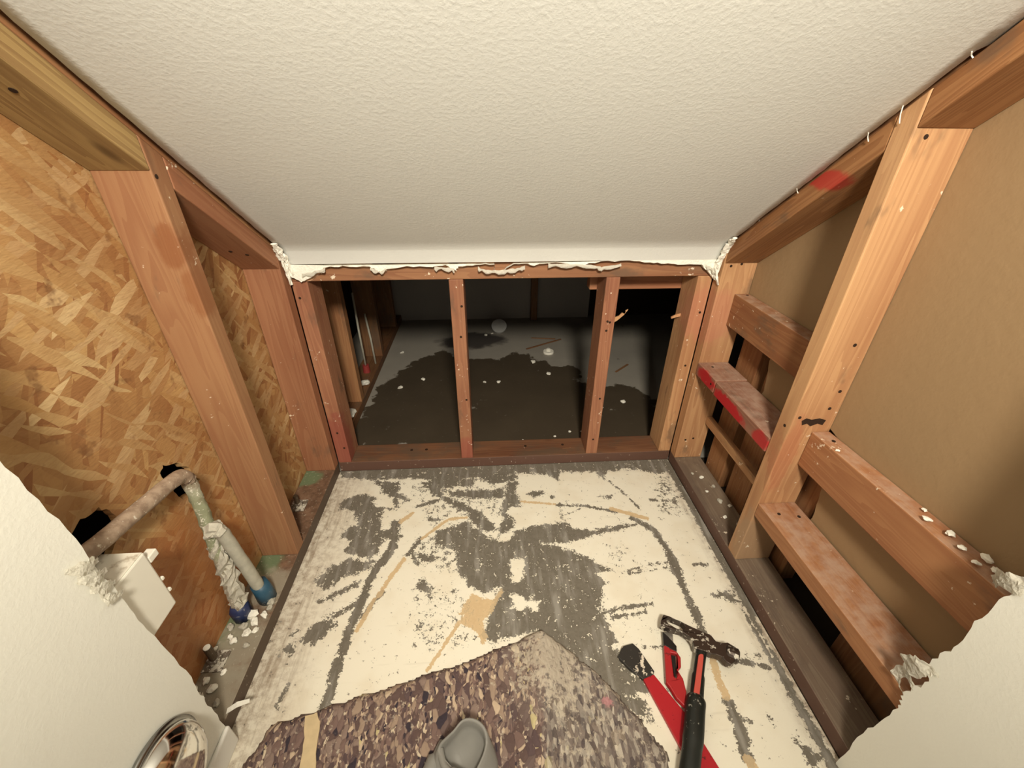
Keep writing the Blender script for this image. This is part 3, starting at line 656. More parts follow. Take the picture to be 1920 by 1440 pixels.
# side drywall, cut back to the framing
def wall_poly(edge, y_far):
    return edge
le = jag([(.352, -.036), (.372, .0), (.370, .10), (.374, .18), (.366, .33), (.366, .42), (.364, .52), (.356, .64), (.352, .80), (.35, 1.22)], .0022, 7, 11)
o = mk('wall_left', slabp([(-.488, p.x, p.y) for p in le]+[(-.488, -.9, 2.14), (-.488, -.9, -.036)], (-.012, 0, 0)), M['drywall']); tag(o, kind='structure')
wall_left = o
re_ = jag([(.272, -.036), (.272, .10), (.264, .19), (.272, .22), (.262, .27), (.274, .30), (.266, .36), (.270, .44), (.262, .49), (.268, .60), (.27, 1.27)], .0028, 7, 12)
o = mk('wall_right', slabp([(.601, p.x, p.y) for p in re_]+[(.601, -.9, 2.14), (.601, -.9, -.036)], (.012, 0, 0)), M['drywall']); tag(o, kind='structure')
wall_right = o
def tornbit(parent, pts, r0, seed, flat=.35):
    """a crumpled scrap of torn face paper along pts"""
    P_ = smooth_path(pts, 6); bm = bmesh.new(); rows_ = []; n = len(P_); r_ = random.Random(seed)
    t_ = (P_[-1]-P_[0]).normalized(); wv_ = t_.cross(Vector((1, 0, 0))).normalized()
    for i, p in enumerate(P_):
        hw = r0*(.45+.75*math.sin(math.pi*i/(n-1)))*r_.uniform(.6, 1.35); row = []
        for j in range(8):
            q_ = p+wv_*hw*(j/3.5-1)
            am = 1.0 if parent is wall_right else .45
            d = (mnoise.noise(q_*95+Vector((seed, 0, 0)))*.0045+mnoise.noise(q_*210)*.0022)*am
            row.append(bm.verts.new(q_+Vector((-d if parent is wall_right else d, r_.uniform(-.0012, .0012), r_.uniform(-.0012, .0012)))))
        rows_.append(row)
    for a, b in zip(rows_, rows_[1:]):
        for j in range(7): bm.faces.new((a[j], a[j+1], b[j+1], b[j]))
    bmesh.ops.solidify(bm, geom=bm.faces[:], thickness=.0009)
    mk('torn_paper', bm, M['gyp'], parent)
tornbit(wall_right, [(.599, .262, .300), (.594, .276, .29), (.598, .285, .262), (.602, .272, .24)], .010, 1)
tornbit(wall_right, [(.604, .283, .262), (.602, .292, .23), (.606, .274, .212)], .007, 2)
tornbit(wall_right, [(.606, .262, .485), (.610, .276, .478), (.622, .29, .462), (.64, .30, .435)], .008, 3)
tornbit(wall_right, [(.601, .258, .50), (.598, .268, .485), (.602, .28, .47)], .008, 4)
for i in range(4):
    z0_ = .488-.021*i
    tornbit(wall_left, [(-.486, .335+.004*i, z0_+.012), (-.481, .350, z0_), (-.484, .368, z0_-.010)], .0065, 10+i, .5)
tornbit(wall_left, [(-.500, .366, .13), (-.497, .375, .115), (-.50, .372, .09)], .005, 20)
# white trim at the foot of the left drywall
o = mk('baseboard_left', box(-.4876, -.480, -.9, .372, SLAB+.0004, .018, .003, 2), M['trimw']); tag(o, kind='structure')

# tan back of the neighbouring drywall on the right, broken away low down
TX = .7035
edge = jag([(.615, .06), (.613, .19), (.620, .27), (.628, .40), (.70, .42), (.715, .345), (.885, .345), (.890, .40), (.905, .475), (.93, .53), (1.2, .55)], .004, 5, 21)
o = mk('wall_right_inner', slabp([(TX, p.x, p.y) for p in edge]+[(TX, 1.2, .78), (TX, -.9, 2.3), (TX, -.9, .06)], (.012, 0, 0)), M['tan']); tag(o, kind='structure')
for nm, b in (('wall_right_outer', (.85, .87, -.9, 1.19, SLAB, 2.3)), ('light_seal_left', (-.76, -.74, -.9, 2.46, SLAB, 2.3)),
              ('light_seal_right', (1.66, 1.70, 1.19, 2.46, SLAB, .8))):
    tag(mk(nm, box(*b, 0), M['cavity'] if nm != 'wall_right_outer' else M['tan2']), kind='structure')  # the near-black ones are added to seal out stray world light
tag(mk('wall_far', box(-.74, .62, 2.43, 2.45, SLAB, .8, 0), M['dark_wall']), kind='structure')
tag(mk('light_seal_rear', box(-.74, 1.66, 2.452, 2.47, SLAB, .8, 0), M['cavity']), kind='structure')  # near-black sheet added to close the far end against stray light
tag(mk('light_seal_return', box(.87, 1.66, 1.17, 1.19, SLAB, .8, 0), M['cavity']), kind='structure')  # added panel, closes the right side against stray light
# unseen slabs added over the ceiling board and far space to block world light
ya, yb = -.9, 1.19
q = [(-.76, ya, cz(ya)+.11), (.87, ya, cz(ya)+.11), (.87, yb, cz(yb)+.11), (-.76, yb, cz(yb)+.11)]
tag(mk('light_seal_upper', hexa([Vector(p) for p in q]+[Vector(p)+Vector((0, 0, .03)) for p in q], 0), M['cavity']), kind='structure')
tag(mk('light_seal_far', box(-.76, 1.70, 1.19, 2.47, .70, .73, 0), M['cavity']), kind='structure')

# ---------------------------------------------------------------- framing
def stud(name, x0, x1, y0, y1, z0, z1, mat, label, cat='stud', group=None, slope=False, lean=(0, 0), nails=(), bev=.0022):
    """upright 2x4; slope=True cuts the top to the ceiling pitch"""
    zt0 = cz(y0)+.0 if slope else z1; zt1 = cz(y1) if slope else z1
    lx, ly = lean
    c8 = [(x0, y0, z0), (x1, y0, z0), (x1, y1, z0), (x0, y1, z0), (x0+lx, y0+ly, zt0), (x1+lx, y0+ly, zt0), (x1+lx, y1+ly, zt1), (x0+lx, y1+ly, zt1)]
    o = mk(name, hexa([Vector(p) for p in c8], bev), mat); tag(o, label, cat, group)
    for p, n_ in nails: nail(o, p, n_)
    return o
LX0, LX1 = -.5895, -.5005
RX0, RX1 = .6135, .7030
# left wall
stud('wall_stud', LX0, LX1, .745, .783, 0, 0, M['wood_a'], 'broad orange wooden stud with a round stain, nearest on the left wall', slope=True,
     nails=[((-.5005, .752, cz(.76)-.045), (1, 0, 0))])
stud('wall_stud', LX0, LX1, 1.061, 1.0965, 0, 0, M['wood_b'], 'reddish orange wooden stud at the rear end of the OSB wall', slope=True)
# top plates on the left follow the ceiling pitch
dirv = Vector((0, 1, SL)).normalized(); nrm = Vector((0, -SL, 1)).normalized()
def plate(x0, x1, ya_, yb_, mat, label, gap=.0005, nails=()):
    dz_ = .038/.803
    c8 = [(x0, ya_, cz(ya_)-gap-dz_), (x1, ya_, cz(ya_)-gap-dz_), (x1, yb_, cz(yb_)-gap-dz_), (x0, yb_, cz(yb_)-gap-dz_), (x0, ya_, cz(ya_)-gap), (x1, ya_, cz(ya_)-gap), (x1, yb_, cz(yb_)-gap), (x0, yb_, cz(yb_)-gap)]
    o = mk('top_plate', hexa([Vector(p) for p in c8]), mat, axis=dirv); tag(o, label, 'plate')
    for p in nails:
        q_ = Vector((p[0], p[1], cz(p[1])))-nrm*(.038+gap); nail(o, q_, -nrm, .004)
    return o
plate(LX0, LX1, .10, .7445, M['wood_lplate'], 'tan sloping top plate above the OSB at the upper left corner', .001, nails=[(-.545, .52), (-.56, .628), (-.535, .645)])
plate(LX0, LX1, .7835, 1.0605, M['wood_b'], 'short reddish sloping top plate between the two left wall studs', .001, nails=[(-.555, 1.0), (-.53, 1.015)])
# right wall
stud('wall_stud', RX0, RX1, .665, .703, 0, 0, M['wood_c'], 'broad pale wooden stud in the middle of the right wall', slope=True,
     nails=[((.635, .665, .93), (0, -1, 0)), ((.665, .665, .945), (0, -1, 0)), ((.672, .665, .60), (0, -1, 0)), ((.685, .665, .50), (0, -1, 0)), ((.68, .665, .46), (0, -1, 0)), ((.625, .665, .44), (0, -1, 0)), ((.6135, .68, .41), (-1, 0, 0))])
mk('gouge', slabp([(x, .6646, z) for x, z in ((.632, .432), (.64, .438), (.652, .434), (.668, .437), (.683, .432), (.680, .420), (.668, .424), (.655, .418), (.645, .425), (.636, .421))], (0, -.0006, 0)), M['black'], bpy.data.objects['wall_stud.002'])
stud('wall_stud', RX0, RX1, 1.060, 1.0965, 0, 0, M['wood_c'], 'pale wooden corner stud at the rear end of the right wall', slope=True,
     nails=[((.633, 1.06, .64), (0, -1, 0)), ((.66, 1.06, .645), (0, -1, 0)), ((.635, 1.06, .075), (0, -1, 0)), ((.66, 1.06, .08), (0, -1, 0))])
plate(RX0+.001, RX1, .7035, 1.0595, M['wood_mark'], 'sloping top plate with a red mark between the two right wall studs', .001)
plate(RX0+.001, RX1, .10, .6645, M['wood_mark'], 'sloping top plate at the upper right corner above the pale stud', .001)

for (x0, x1, lab) in ((-.59, -.502, 'dark sloping stringer above the left top plates'), (.6235, .702, 'dark sloping stringer above the right top plates')):
    ya_, yb_ = .05, 1.095
    c8 = [(x, y, cz(y)+dz_) for dz_ in (.0005, .09) for (x, y) in ((x0, ya_), (x1, ya_), (x1, yb_), (x0, yb_))]
    tag(mk('stair_stringer', hexa([Vector(p) for p in c8]), M['wood_d'], axis=dirv), lab, 'stringer')
def ybeam(name, x0, x1, ya_, yb_, z0, z1, mat, label, tilt=0, cat='block', nails=(), bev=.002):
    c8 = [(x0, ya_, z0+tilt), (x1, ya_, z0+tilt), (x1, yb_, z0), (x0, yb_, z0), (x0, ya_, z1+tilt), (x1, ya_, z1+tilt), (x1, yb_, z1), (x0, yb_, z1)]
    o = mk(name, hexa([Vector(p) for p in c8], bev), mat, axis=(0, 1, 0)); tag(o, label, cat)
    for p, n_ in nails: nail(o, p, n_)
    return o
ybeam('wood_block', .663, .7022, .7035, 1.0595, .477, .566, M['wood_top'], 'brown wooden block on edge between the right studs, upper one', nails=[((.69, 1.045, .566), (0, 0, 1))])
ybeam('wood_block', .611, .7000, .952, 1.0592, .322, .360, M['wood_red'], 'short flat wooden block with a red painted edge against the rear corner stud', nails=[((.64, 1.03, .36), (0, 0, 1)), ((.611, .97, .34), (-1, 0, 0))])
ybeam('wood_block', .611, .7000, .7038, .948, .320, .358, M['wood_red'], 'longer flat wooden block with red marks against the pale middle stud')
ybeam('wood_block', .664, .7022, .05, .6645, .316, .403, M['wood_top'], 'brown wooden block on edge, upper of the two in front of the pale stud', tilt=.020, nails=[((.685, .63, .405), (0, 0, 1))])
ybeam('wood_block', .613, .7000, .05, .6645, .162, .200, M['wood_top'], 'flat wooden block, lower of the two in front of the pale stud', tilt=.012, nails=[((.68, .62, .2015), (0, 0, 1)), ((.64, .63, .2015), (0, 0, 1))])
ybeam('wood_batten', .684, .7022, .7035, 1.0592, .140, .166, M['wood_c'], 'thin pale wooden batten low between the right wall studs', cat='batten')
# bottom plates
side_mat(ybeam('bottom_plate', RX0, RX1, -.3, 1.0965, SLAB, -.0003, M['wood_dirty'], 'dirty grey brown bottom plate along the foot of the right wall', cat='plate'), M['plate_side'], -1)
side_mat(ybeam('sill_plate', LX0-.02, LX1-.0005, .30, 1.0965, SLAB, -.0003, M['sill'], 'greenish dusty treated sill plate along the foot of the OSB wall', cat='plate'), M['sill_side'], 1)
o = mk('bottom_plate', box(-.4995, .6125, 1.0975, 1.186, SLAB, -.0003, .002), M['wood_backplate'], axis=(1, 0, 0)); tag(o, 'reddish brown bottom plate under the studs of the rear opening', 'plate')
side_mat(o, M['plate_side'], -1, 1)
for x in (-.22, -.27, .12, .25): nail(o, (x, 1.15, -.0003), (0, 0, 1), .005)
o = mk('header_plate', box(-.4995, .6125, 1.0975, 1.186, .604, .668, .002), M['wood_header'], axis=(1, 0, 0)); tag(o, 'wooden header under the torn white edge above the rear opening', 'plate')
stud('wall_stud', -.4995, -.4585, 1.0975, 1.186, 0, .6038, M['wood_p'], 'pinkish wooden stud at the left side of the rear opening', nails=[((-.487, 1.0975, .56), (0, -1, 0)), ((-.48, 1.0975, .12), (0, -1, 0)), ((-.47, 1.0975, .06), (0, -1, 0))])
stud('wall_stud', -.098, -.060, 1.0975, 1.186, 0, .6038, M['wood_p'], 'slim wooden stud left of centre in the rear opening', nails=[((-.075, 1.0975, .44), (0, -1, 0)), ((-.07, 1.0975, .23), (0, -1, 0)), ((-.068, 1.0975, .53), (0, -1, 0))])
st2 = stud('wall_stud', .321, .359, 1.0975, 1.186, 0, .6038, M['wood_p'], 'slim wooden stud with a broken splinter right of centre in the rear opening', nails=[((.338, 1.0975, .45), (0, -1, 0)), ((.345, 1.0975, .22), (0, -1, 0)), ((.34, 1.0975, .06), (0, -1, 0)), ((.345, 1.0975, .475), (0, -1, 0)), ((.338, 1.0975, .478), (0, -1, 0))])
stud('wall_stud', .572, .6125, 1.0975, 1.186, 0, .6038, M['wood_c'], 'rough glue-smeared wooden stud at the right side of the rear opening', nails=[((.60, 1.0975, .50), (0, -1, 0)), ((.595, 1.0975, .33), (0, -1, 0))])
o = mk('wood_block', box(.300, .600, 1.1875, 1.225, .541, .63, .002), M['wood_b'], axis=(1, 0, 0)); tag(o, 'reddish wooden block fixed behind the header, right of centre', 'block')
bm = slabp([(.357, 1.12, .462), (.372, 1.12, .470), (.390, 1.12, .487), (.401, 1.12, .504), (.394, 1.12, .500), (.393, 1.12, .491), (.385, 1.12, .494), (.376, 1.12, .484), (.357, 1.12, .478)], (0, .004, 0))
mk('splinter', bm, M['wood_c'], st2)
bm = slabp([(.575, 1.15, .478), (.560, 1.15, .474), (.545, 1.15, .466), (.546, 1.15, .461), (.562, 1.15, .466), (.575, 1.15, .469)], (0, .004, 0))
mk('splinter', bm, M['wood_c'], bpy.data.objects['wall_stud.007'])
# studs of the neighbouring wall seen through the broken board
for (y0, y1, lab) in ((.955, 1.045, 'brown stud of the wall behind, next to the rear corner stud'), (.825, .915, 'brown stud of the wall behind, seen beneath the red marked blocks'),
                      (.63, .70, 'brown stud of the wall behind, hidden beside the pale middle stud'), (.28, .455, 'dark wide stud of the wall behind, below the lowest block')):
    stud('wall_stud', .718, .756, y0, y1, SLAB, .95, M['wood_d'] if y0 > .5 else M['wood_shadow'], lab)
# left wall framing continuing beyond the opening
for (y0, lab) in ((1.465, 'brown stud of the left wall, first one beyond the rear opening'), (1.875, 'dim stud of the left wall, second one beyond the rear opening'), (2.24, 'dim stud of the left wall farthest back in the dark space')):
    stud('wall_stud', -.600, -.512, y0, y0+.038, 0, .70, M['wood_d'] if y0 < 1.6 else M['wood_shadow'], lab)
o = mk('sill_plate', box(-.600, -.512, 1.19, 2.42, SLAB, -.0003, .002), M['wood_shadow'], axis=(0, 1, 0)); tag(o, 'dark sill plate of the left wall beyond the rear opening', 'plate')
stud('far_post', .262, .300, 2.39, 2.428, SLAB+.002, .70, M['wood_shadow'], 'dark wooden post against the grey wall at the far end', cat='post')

# OSB sheet with two ragged holes
h1 = [(.606, .407), (.618, .415), (.645, .397), (.665, .363), (.677, .327), (.657, .314), (.624, .326), (.617, .34), (.612, .374)]
h2 = [(.428, .445), (.46, .452), (.489, .445), (.503, .421), (.503, .392), (.487, .379), (.459, .364), (.44, .359), (.417, .385)]
OX = LX0-.0006
hj = [[(OX, p.x, p.y) for p in jag(h, .003, 4, 30+i, closed=True)] for i, h in enumerate((h1, h2))]
yb_ = 1.26
ol = [(OX, -.3, .0003), (OX, yb_, .0003), (OX, yb_, cz(yb_)+.05), (OX, -.3, cz(-.3)+.0)]
o = mk('osb_sheet', slabp(ol, (-.011, 0, 0), hj), M['osb']); tag(o, 'large OSB sheathing board with visible wood flakes on the left wall', 'board')
# behind the holes: the added near-black left panel
# ---------------------------------------------------------------- plumbing
pp = empty('water_pipe', (-.565, .60, -.003))
tag(pp, 'brown dusty bent pipe running out of the OSB hole and down to the sill', 'pipe')
mk('pipe_run', tube(smooth_path([(-.552, .325, .452), (-.553, .42, .435), (-.556, .52, .417), (-.558, .585, .405), (-.559, .608, .396), (-.559, .619, .378)], 8), .0128, 16, lump=.12), M['pipe'], pp, smooth=True)
mk('pipe_drop', tube(smooth_path([(-.559, .619, .379), (-.559, .618, .36), (-.559, .612, .28), (-.558, .60, .20), (-.560, .592, .10), (-.563, .588, .030)], 8), .0118, 16, lump=.35), M['pipe2'], pp, smooth=True)
mk('mortar_crust', tube(smooth_path([(-.556, .606, .235), (-.554, .600, .20), (-.553, .596, .15), (-.556, .592, .10), (-.559, .590, .045)], 6), [.010]*4+[.014]*12+[.016]*9, 14, lump=.9, seed=4), M['dustgrey'], pp)
mk('sleeve', tube([(-.563, .588, -.001), (-.563, .588, .028), (-.562, .589, .040)], [.021, .020, .015], 16, lump=.2), M['navy'], pp, smooth=True)
p2 = empty('water_pipe', (-.530, .628, -.003))
tag(p2, 'short grey pipe in a blue sleeve beside the bent brown pipe', 'pipe')
mk('pipe_drop', tube(smooth_path([(-.532, .594, .268), (-.531, .600, .255), (-.530, .606, .20), (-.529, .615, .12), (-.529, .622, .050)], 8), .0125, 16, lump=.12), M['pipe3'], p2, smooth=True)
mk('elbow', tube(smooth_path([(-.539, .594, .262), (-.538, .594, .270), (-.536, .594, .275), (-.531, .596, .262)], 6), .0145, 12, lump=.8, seed=2), M['dustgrey'], p2)
mk('sleeve', tube([(-.528, .628, -.001), (-.528, .627, .03), (-.529, .624, .058)], [.0195, .0195, .0175], 18, lump=.12), M['blue'], p2, smooth=True)
for i, (x, y, z, r) in enumerate(((.675, .42, .4165, .006), (.682, .39, .418, .007), (.674, .365, .4195, .006), (.688, .345, .4205, .008), (.680, .325, .4215, .007), (.694, .31, .4220, .007), (.668, .34, .4205, .005), (.69, .44, .4155, .004), (.67, .60, .4065, .004))):
    tag(mk('plaster_crumb', chunk((x, y, z-.0012), r, i+90, .4), M['chip']), 'white crumb of plaster on the upper block in front of the pale stud', 'plaster', 'plaster crumbs on the upper right block')
for i, (x, y, r) in enumerate(((.66, .96, .007), (.68, .92, .006), (.65, .90, .005), (.67, .86, .008), (.69, .84, .006), (.64, .98, .005), (.655, .80, .006), (.68, .77, .007))):
    tag(mk('plaster_crumb', chunk((x, y, -.0003), r, i+120, .5), M['dustgrey'] if i % 2 else M['chip']), 'small crumb of debris on the right bottom plate behind the pale stud', 'plaster', 'crumbs on the right bottom plate')
# anchor bolts
def abolt(x, y, h, lab, r=.0075):
    e = empty('anchor_bolt', (x, y, 0)); tag(e, lab, 'bolt')
    mk('washer', box(x-.021, x+.021, y-.021, y+.021, 0, .004, .0008), M['washer'], e)
    mk('nut', tube([(x, y, .004), (x, y, .014)], .0135, 6), M['washer'], e)
    rd = mk('rod', tube([(x, y, .003), (x, y, h)], r, 12), M['bolt'], e, smooth=False)
    mk('rod_tip', tube([(x, y, h-.0002), (x, y, h+.002)], r*.85, 12), M['chip'] if h > .05 else M['bolt'], rd)
abolt(-.572, .492, .052, 'rusty anchor bolt with pale tip standing up from the sill in front')
abolt(-.560, .912, .040, 'dark anchor bolt with square washer between the two left wall studs', .0065)
# white box
e = empty('wall_box', (-.53, .39, .29)); tag(e, 'white plastic wall box sticking out behind the cut left drywall', 'box')
hs_ = mk('housing', box(-.560, -.501, .30, .432, .292, .412, .003), M['boxp'], e)
mk('dusty_top', box(-.558, -.5025, .30, .430, .4122, .4130, 0), M['boxtop'], hs_)
mk('mounting_ear', box(-.516, -.502, .433, .4345+.016, .385, .397, .0015), M['boxp'], e)
for z in (.345, .318): mk('edge_nub', box(-.506, -.5012, .4325, .437, z, z+.006, .001), M['boxp'], hs_)

# plaster crumbs on the sill and floor edge
crumbs = [(-.512, .615, .010), (-.540, .585, .012), (-.53, .57, .010), (-.548, .560, .009), (-.515, .585, .008), (-.535, .545, .010), (-.575, .56, .008),
          (-.52, .55, .007), (-.556, .53, .008), (-.51, .60, .006), (-.566, .54, .006), (-.585, .515, .006), (-.525, .52, .006), (-.57, .455, .007), (-.55, .44, .009), (-.53, .415, .007), (-.545, .47, .006), (-.585, .44, .008), (-.565, .415, .009)]
for i, (x, y, r) in enumerate(crumbs):
    o = mk('plaster_crumb', chunk((x, y, -.0003), r, i+1), M['chip'] if i % 3 else M['dustgrey'])
    tag(o, 'small crumb of broken plaster lying on the left sill plate', 'plaster', 'plaster crumbs on the left sill')
o = mk('paper_shred', slabp([(-.505, .405, .002), (-.49, .413, .006), (-.470, .418, .004), (-.468, .412, .003), (-.488, .404, .005), (-.503, .396, .002)], (0, 0, .0015)), M['gyp'])
tag(o, 'white shred of torn paper over the sill edge beside the chrome disc', 'paper')

# chrome disc on the left drywall
e = empty('chrome_disc', (-.487, .262, .13)); tag(e, 'round domed chrome disc on the lower left white wall', 'disc')
def lathe_x(cx, cy, cz_, prof_, seg=48):
    bm = bmesh.new(); rings = []
    for (r, x) in prof_:
        rings.append([bm.verts.new((cx+x, cy+math.cos(2*math.pi*j/seg)*r, cz_+math.sin(2*math.pi*j/seg)*r)) for j in range(seg)])
    for a, b in zip(rings, rings[1:]):
        for j in range(seg): bm.faces.new((a[j], a[(j+1) % seg], b[(j+1) % seg], b[j]))
    bm.faces.new(rings[0]); bm.faces.new(rings[-1]); return bm
mk('rim', lathe_x(-.4875, .262, .13, [(.074, .0), (.077, .003), (.077, .007), (.072, .009)]), M['chrome_rim'], e, smooth=True)
mk('dome', lathe_x(-.4875, .262, .13, [(.0715, .008), (.071, .014), (.066, .024), (.056, .033), (.042, .040), (.026, .044), (.010, .046)]), M['chrome'], e, smooth=True)

# ---------------------------------------------------------------- carpet pad
poly = [(.104, .531), (.02, .508), (-.07, .478), (-.20, .444), (-.35, .408), (-.43, .388), (-.452, .33), (-.46, .12), (-.46, -.05), (.20, -.05), (.262, .22), (.305, .300), (.270, .36), (.211, .44), (.15, .496)]
pj = [(p.x, p.y) for p in jag(poly, .003, 6, 41, closed=True)]
gx = np.linspace(-.47, .37, 170); gy = np.linspace(-.06, .545, 130)
GX, GY = np.meshgrid(gx, gy); Q = np.stack([GX.ravel(), GY.ravel()], 1); sd = sdpoly(Q, pj)
inside = sd < .0035
# pull boundary points onto the outline
bm = bmesh.new(); vm = {}
def padz(x, y, s):
    ridge = math.exp(-((x-(.104-.10*(.53-y)))/.045)**2)*max(0, 1-abs(y-.44)/.28)*.030
    lump = .0015*mnoise.noise(Vector((x*9, y*9, 0)))
    edge_ = min(1, max(0, -s/.012))**.5
    return SLAB+.0008+(.011+ridge+lump)*edge_
dl = bm.verts.layers.float.new('dust'); df = bm.verts.layers.float.new('fold')
for i in np.nonzero(inside)[0]:
    x, y = Q[i]; v = bm.verts.new((x, y, padz(x, y, sd[i]))); vm[i] = v
    v[df] = max(0, min(1, (x-(.104-.10*(.53-y))+.006)/.012)) if True else 0
    v[dl] = max(0, 1-math.hypot((x-.10)/.11, (y-.47)/.14))*.9 + (max(0, min(1, (x-.09)/.03)))*.16
nxp = len(gx)
for r in range(len(gy)-1):
    for c_ in range(nxp-1):
        ids = [r*nxp+c_, r*nxp+c_+1, (r+1)*nxp+c_+1, (r+1)*nxp+c_]
        if all(i in vm for i in ids): bm.faces.new([vm[i] for i in ids])
bmesh.ops.delete(bm, geom=[v for v in bm.verts if not v.link_faces], context='VERTS')
# skirt down to the floor
be = [e_ for e_ in bm.edges if e_.is_boundary]
r_ = bmesh.ops.extrude_edge_only(bm, edges=be)
for v in [g for g in r_['geom'] if isinstance(g, bmesh.types.BMVert)]: v.co.z = SLAB+.0003
pad = mk('carpet_pad', bm, M['foam'], origin=(0, 0, 0), smooth=True)
tag(pad, 'mottled purple grey foam carpet pad folded to a point on the floor', 'carpet pad')
sp = [(-.366, .395), (-.345, .400), (-.335, .385), (-.330, .35), (-.318, .31), (-.30, .25), (-.275, .16), (-.30, .15), (-.325, .23), (-.345, .30), (-.352, .34), (-.358, .37)]
bm = bmesh.new()
o3 = [(p.x, p.y, SLAB+.0150) for p in jag(sp, .0015, 3, 4, closed=True)]
mk('glue_strip', slabp(o3, (0, 0, -.003)), M['strip'], pad)

# grey rubber glove cuff
bm = bmesh.new(); rings = []
NS = 40
lv = [(.0, .060, .046), (.25, .056, .044), (.5, .050, .043), (.75, .044, .042), (1.0, .038, .041)]
for t, rx, ry in lv:
    ring = []
    for j in range(NS):
        a = 2*math.pi*j/NS; near = max(0, -math.sin(a)); far = max(0, math.sin(a))
        z = -.0225+t*(.040+.028*far-.004*near)
        x = -.062+rx*math.cos(a)+.006*math.sin(3*a+1)*t
        y = .300+.012*t+ry*math.sin(a)*(1-.10*t)+.010*t*math.sin(2*a+.6)
        ring.append(bm.verts.new((x, y, z)))
    rings.append(ring)
# rolled lip and inner lining
for t, s_, dz in ((1.0, .93, .0015), (.8, .88, -.004), (.5, .84, -.016), (.2, .80, -.030)):
    top_ = rings[4]; cx_ = sum(v.co.x for v in top_)/NS; cy_ = sum(v.co.y for v in top_)/NS
    rings.append([bm.verts.new((cx_+(v.co.x-cx_)*s_, cy_+(v.co.y-cy_)*s_, max(-.0215, v.co.z+dz))) for v in top_])
for a, b in zip(rings, rings[1:]):
    for j in range(NS): bm.faces.new((a[j], a[(j+1) % NS], b[(j+1) % NS], b[j]))
bm.faces.new(rings[-1])
o = mk('rubber_glove', bm, M['glove'], smooth=True); tag(o, 'open cuff of a grey rubber glove lying on the foam pad', 'glove')
gl = o
bm = tube([v for v in smooth_path([(-.102, .318, .010), (-.094, .296, .012), (-.080, .282, .016), (-.062, .272, .020), (-.044, .262, .018), (-.040, .245, .006), (-.052, .225, -.006)], 6)], [.006]*12+[.010]*25, 12)
mk('folded_lip', bm, M['glove'], gl, smooth=True)
bm = tube(smooth_path([(-.150, .22, -.004), (-.128, .27, -.006), (-.112, .31, -.010), (-.100, .335, -.0135)], 6), [.018]*6+[.014]*7+[.008]*6, 12)
mk('side_fold', bm, M['glove'], gl, smooth=True)

# ---------------------------------------------------------------- tools
def plate_poly(pts, z0, z1, holes=(), bev=.0012):
    bm = slabp([(x, y, z1) for x, y in pts], (0, 0, z0-z1), [[(x, y, z1) for x, y in h] for h in holes])
    bmesh.ops.recalc_face_normals(bm, faces=bm.faces[:])
    if bev:
        ed = [e_ for e_ in bm.edges if len(e_.link_faces) == 2 and e_.calc_face_angle(0) > .9]
        bmesh.ops.bevel(bm, geom=ed, offset=bev, segments=2, affect='EDGES', profile=.5)
    return bm
hm = empty('claw_hammer', (.42, .42, SLAB)); tag(hm, 'claw hammer with black rubber grip and coral red inlay lying on the tools', 'hammer')
mk('head', plate_poly(HAMMER_HEAD, -.020, -.002, [HAMMER_SLOT], .0015), M['steel'], hm)
fc = Vector((.4965, .4480, -.011)); ax = Vector((.86, -.50, 0)).normalized()
mk('striking_face', tube([fc-ax*.014, fc-ax*.010, fc+ax*.008, fc+ax*.011], [.0135, .0155, .0155, .0125], 20), M['steel'], hm, smooth=False)
H = [(x, y) for x, y in HANDLE]
neck = smooth_path([(H[0][0], H[0][1], -.012), (H[1][0], H[1][1], -.012), (H[2][0], H[2][1], -.010)], 8)
nk = mk('neck', tube(neck, [.0105]*9+[.0125]*8, 16, flat=.85), M['grip'], hm, smooth=True)
grip = smooth_path([(H[2][0], H[2][1], -.010), (H[3][0], H[3][1], -.010), (H[4][0], H[4][1], -.010), (H[5][0], H[5][1], -.011), (H[6][0], H[6][1], -.012), (.285, .20, -.013)], 6)
mk('grip', tube(grip, [.0135, .0155, .017, .0178]+[.0182]*10+[.0170]*10+[.0185]*7, 18, flat=.85), M['grip'], hm, smooth=True)
mk('inlay', plate_poly(INLAY, -.006, .0012, (), .0008), M['inlay'], nk)
pb = empty('pry_bar', (.33, .38, SLAB)); tag(pb, 'flat red pry bar with paint-spattered black end under the hammer', 'pry bar')
mk('red_shank', plate_poly(BAR_RED, -.0372, -.0290), M['redp'], pb)
mk('black_end', plate_poly(BAR_BLACK, -.0374, -.0285), M['bar_black'], pb)
kn = empty('utility_knife', (.37, .43, SLAB)); tag(kn, 'red plastic utility knife with black nose beside the hammer neck', 'knife')
KB = [(x, y) for x, y in KNIFE]
kb = mk('body', plate_poly(KB, -.0282, -.0170, [KNIFE_SLOT], .002), M['redk'], kn)
mk('slider', plate_poly([(.3690, .4600), (.3790, .4580), (.3650, .4200), (.3625, .4170), (.3612, .4185)], -.0262, -.0200, (), .0008), M['blk'], kb)
mk('nose', plate_poly(KNIFE_TIP, -.0280, -.0172, (), .002), M['blk'], kn)
mk('blade', plate_poly(KNIFE_BLADE, -.0262, -.0248, (), 0), M['blade'], kn)

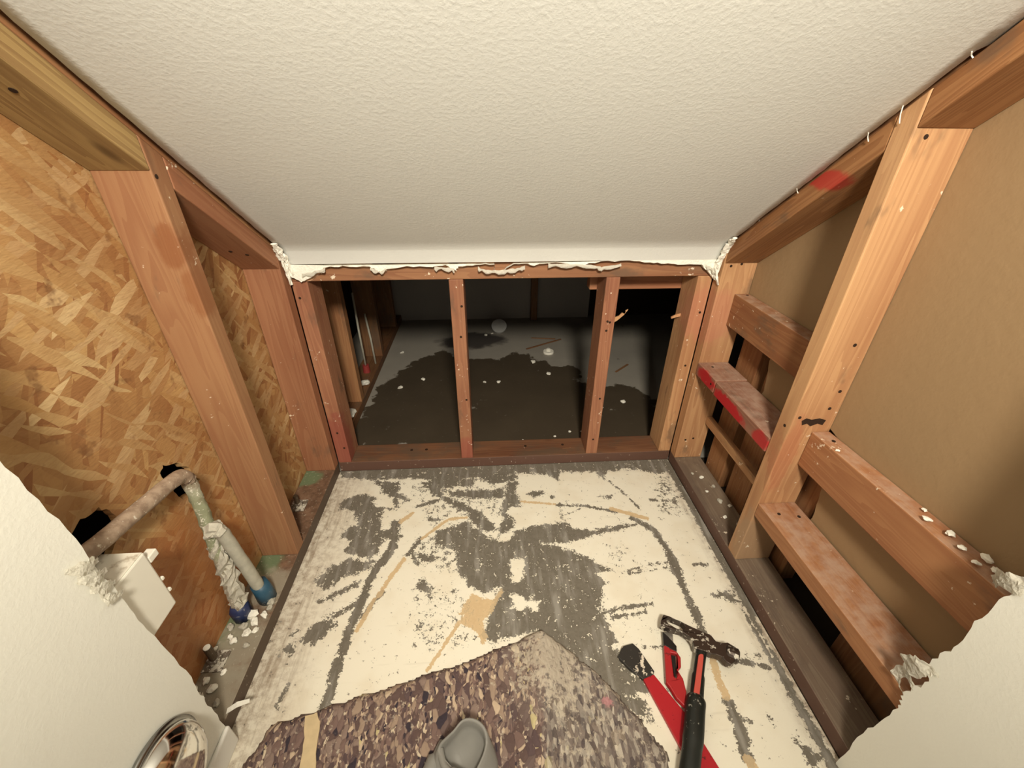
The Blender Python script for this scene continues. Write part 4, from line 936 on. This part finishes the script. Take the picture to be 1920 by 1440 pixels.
# ---------------------------------------------------------------- in the dark space beyond the opening
bm = tube([(0, 0, 0), (0, 0, .012)], .043, 32); bmesh.ops.transform(bm, matrix=Matrix.Translation((.066, 2.24, SLAB+.004)) @ Matrix.Rotation(math.radians(38), 4, 'X'), verts=bm.verts[:])
zmin = min(v.co.z for v in bm.verts); bmesh.ops.translate(bm, verts=bm.verts[:], vec=(0, 0, SLAB-zmin))
M['greyw'] = plain('dull_white_plastic', (.50, .50, .48), .6)
o = mk('round_lid', bm, M['greyw']); tag(o, 'round pale lid tilted on the floor near the far wall', 'lid')
e = empty('pipe_cap', (.310, 1.945, SLAB)); tag(e, 'small white round cap on the floor in the dark space', 'cap')
mk('base', tube([(.310, 1.945, SLAB), (.310, 1.945, SLAB+.006), (.310, 1.945, SLAB+.012)], [.027, .028, .026], 28), M['chip'], e)
mk('knob', tube([(.310, 1.948, SLAB+.012), (.310, 1.948, SLAB+.020), (.310, 1.948, SLAB+.024)], [.014, .013, .007], 20), M['chip'], e)
for i, (a, b, lab) in enumerate((((.20, 1.99, 0), (.40, 2.10, 0), 'thin wood splinter behind the small white cap, leaning longer one'), ((.24, 2.13, 0), (.37, 2.105, 0), 'thin short wood splinter behind the small white cap, rear one'),
                                 ((.60, 1.72, 0), (.68, 1.79, 0), 'thin dark stick on the dry concrete right of the small white cap'))):
    a = Vector(a)+Vector((0, 0, SLAB+.003)); b = Vector(b)+Vector((0, 0, SLAB+.005))
    o = mk('wood_splinter', beam(a, b, (1, 0, 0), .009, .004, .0008), M['wood_shadow'], axis=(b-a)); tag(o, lab, 'splinter')
chips = [(-.02, 1.66, .008), (.045, 1.655, .010), (.28, 1.72, .012), (.56, 1.46, .013), (.46, 1.425, .008), (.30, 1.27, .006), (.24, 1.245, .005), (.38, 1.265, .008), (.345, 1.27, .005), (-.01, 2.18, .010), (.025, 2.20, .008),
         (.22, 1.84, .014), (-.39, 1.63, .012), (-.30, 1.70, .010), (-.44, 1.98, .010), (.12, 1.23, .004)]
for i, (x, y, r) in enumerate(chips):
    o = mk('plaster_chip', chunk((x, y, SLAB), r, i+40, .4), M['chip']); tag(o, 'small white plaster chip on the dark concrete beyond the opening', 'plaster', 'plaster chips beyond the opening')
e = empty('water_pipe', (-.55, 1.70, 0)); tag(e, 'thin grey pipe with a red sleeve rising beyond the rear opening', 'pipe')
mk('pipe_drop', tube([(-.552, 1.72, .03), (-.556, 1.73, .20), (-.560, 1.75, .36)], .0045, 12), M['pipe3'], e, smooth=True)
mk('sleeve', tube([(-.552, 1.72, -.0005), (-.552, 1.72, .035)], [.016, .014], 14), M['redsl'], e)
e = mk('water_pipe', tube([(-.530, 1.80, .0), (-.535, 1.81, .12), (-.545, 1.82, .24)], .0045, 12), M['pipe3'], smooth=True); tag(e, 'second thin grey pipe standing farther back beyond the rear opening', 'pipe')
o = mk('plaster_piece', chunk((-.535, 1.37, 0), .030, 77, .3), M['chip']); tag(o, 'larger white plaster piece on the sill just beyond the rear opening', 'plaster')
o = mk('plaster_piece', chunk((-.530, 1.60, 0), .022, 78, .4), M['chip']); tag(o, 'pale plaster piece on the sill beside the red pipe sleeve', 'plaster')
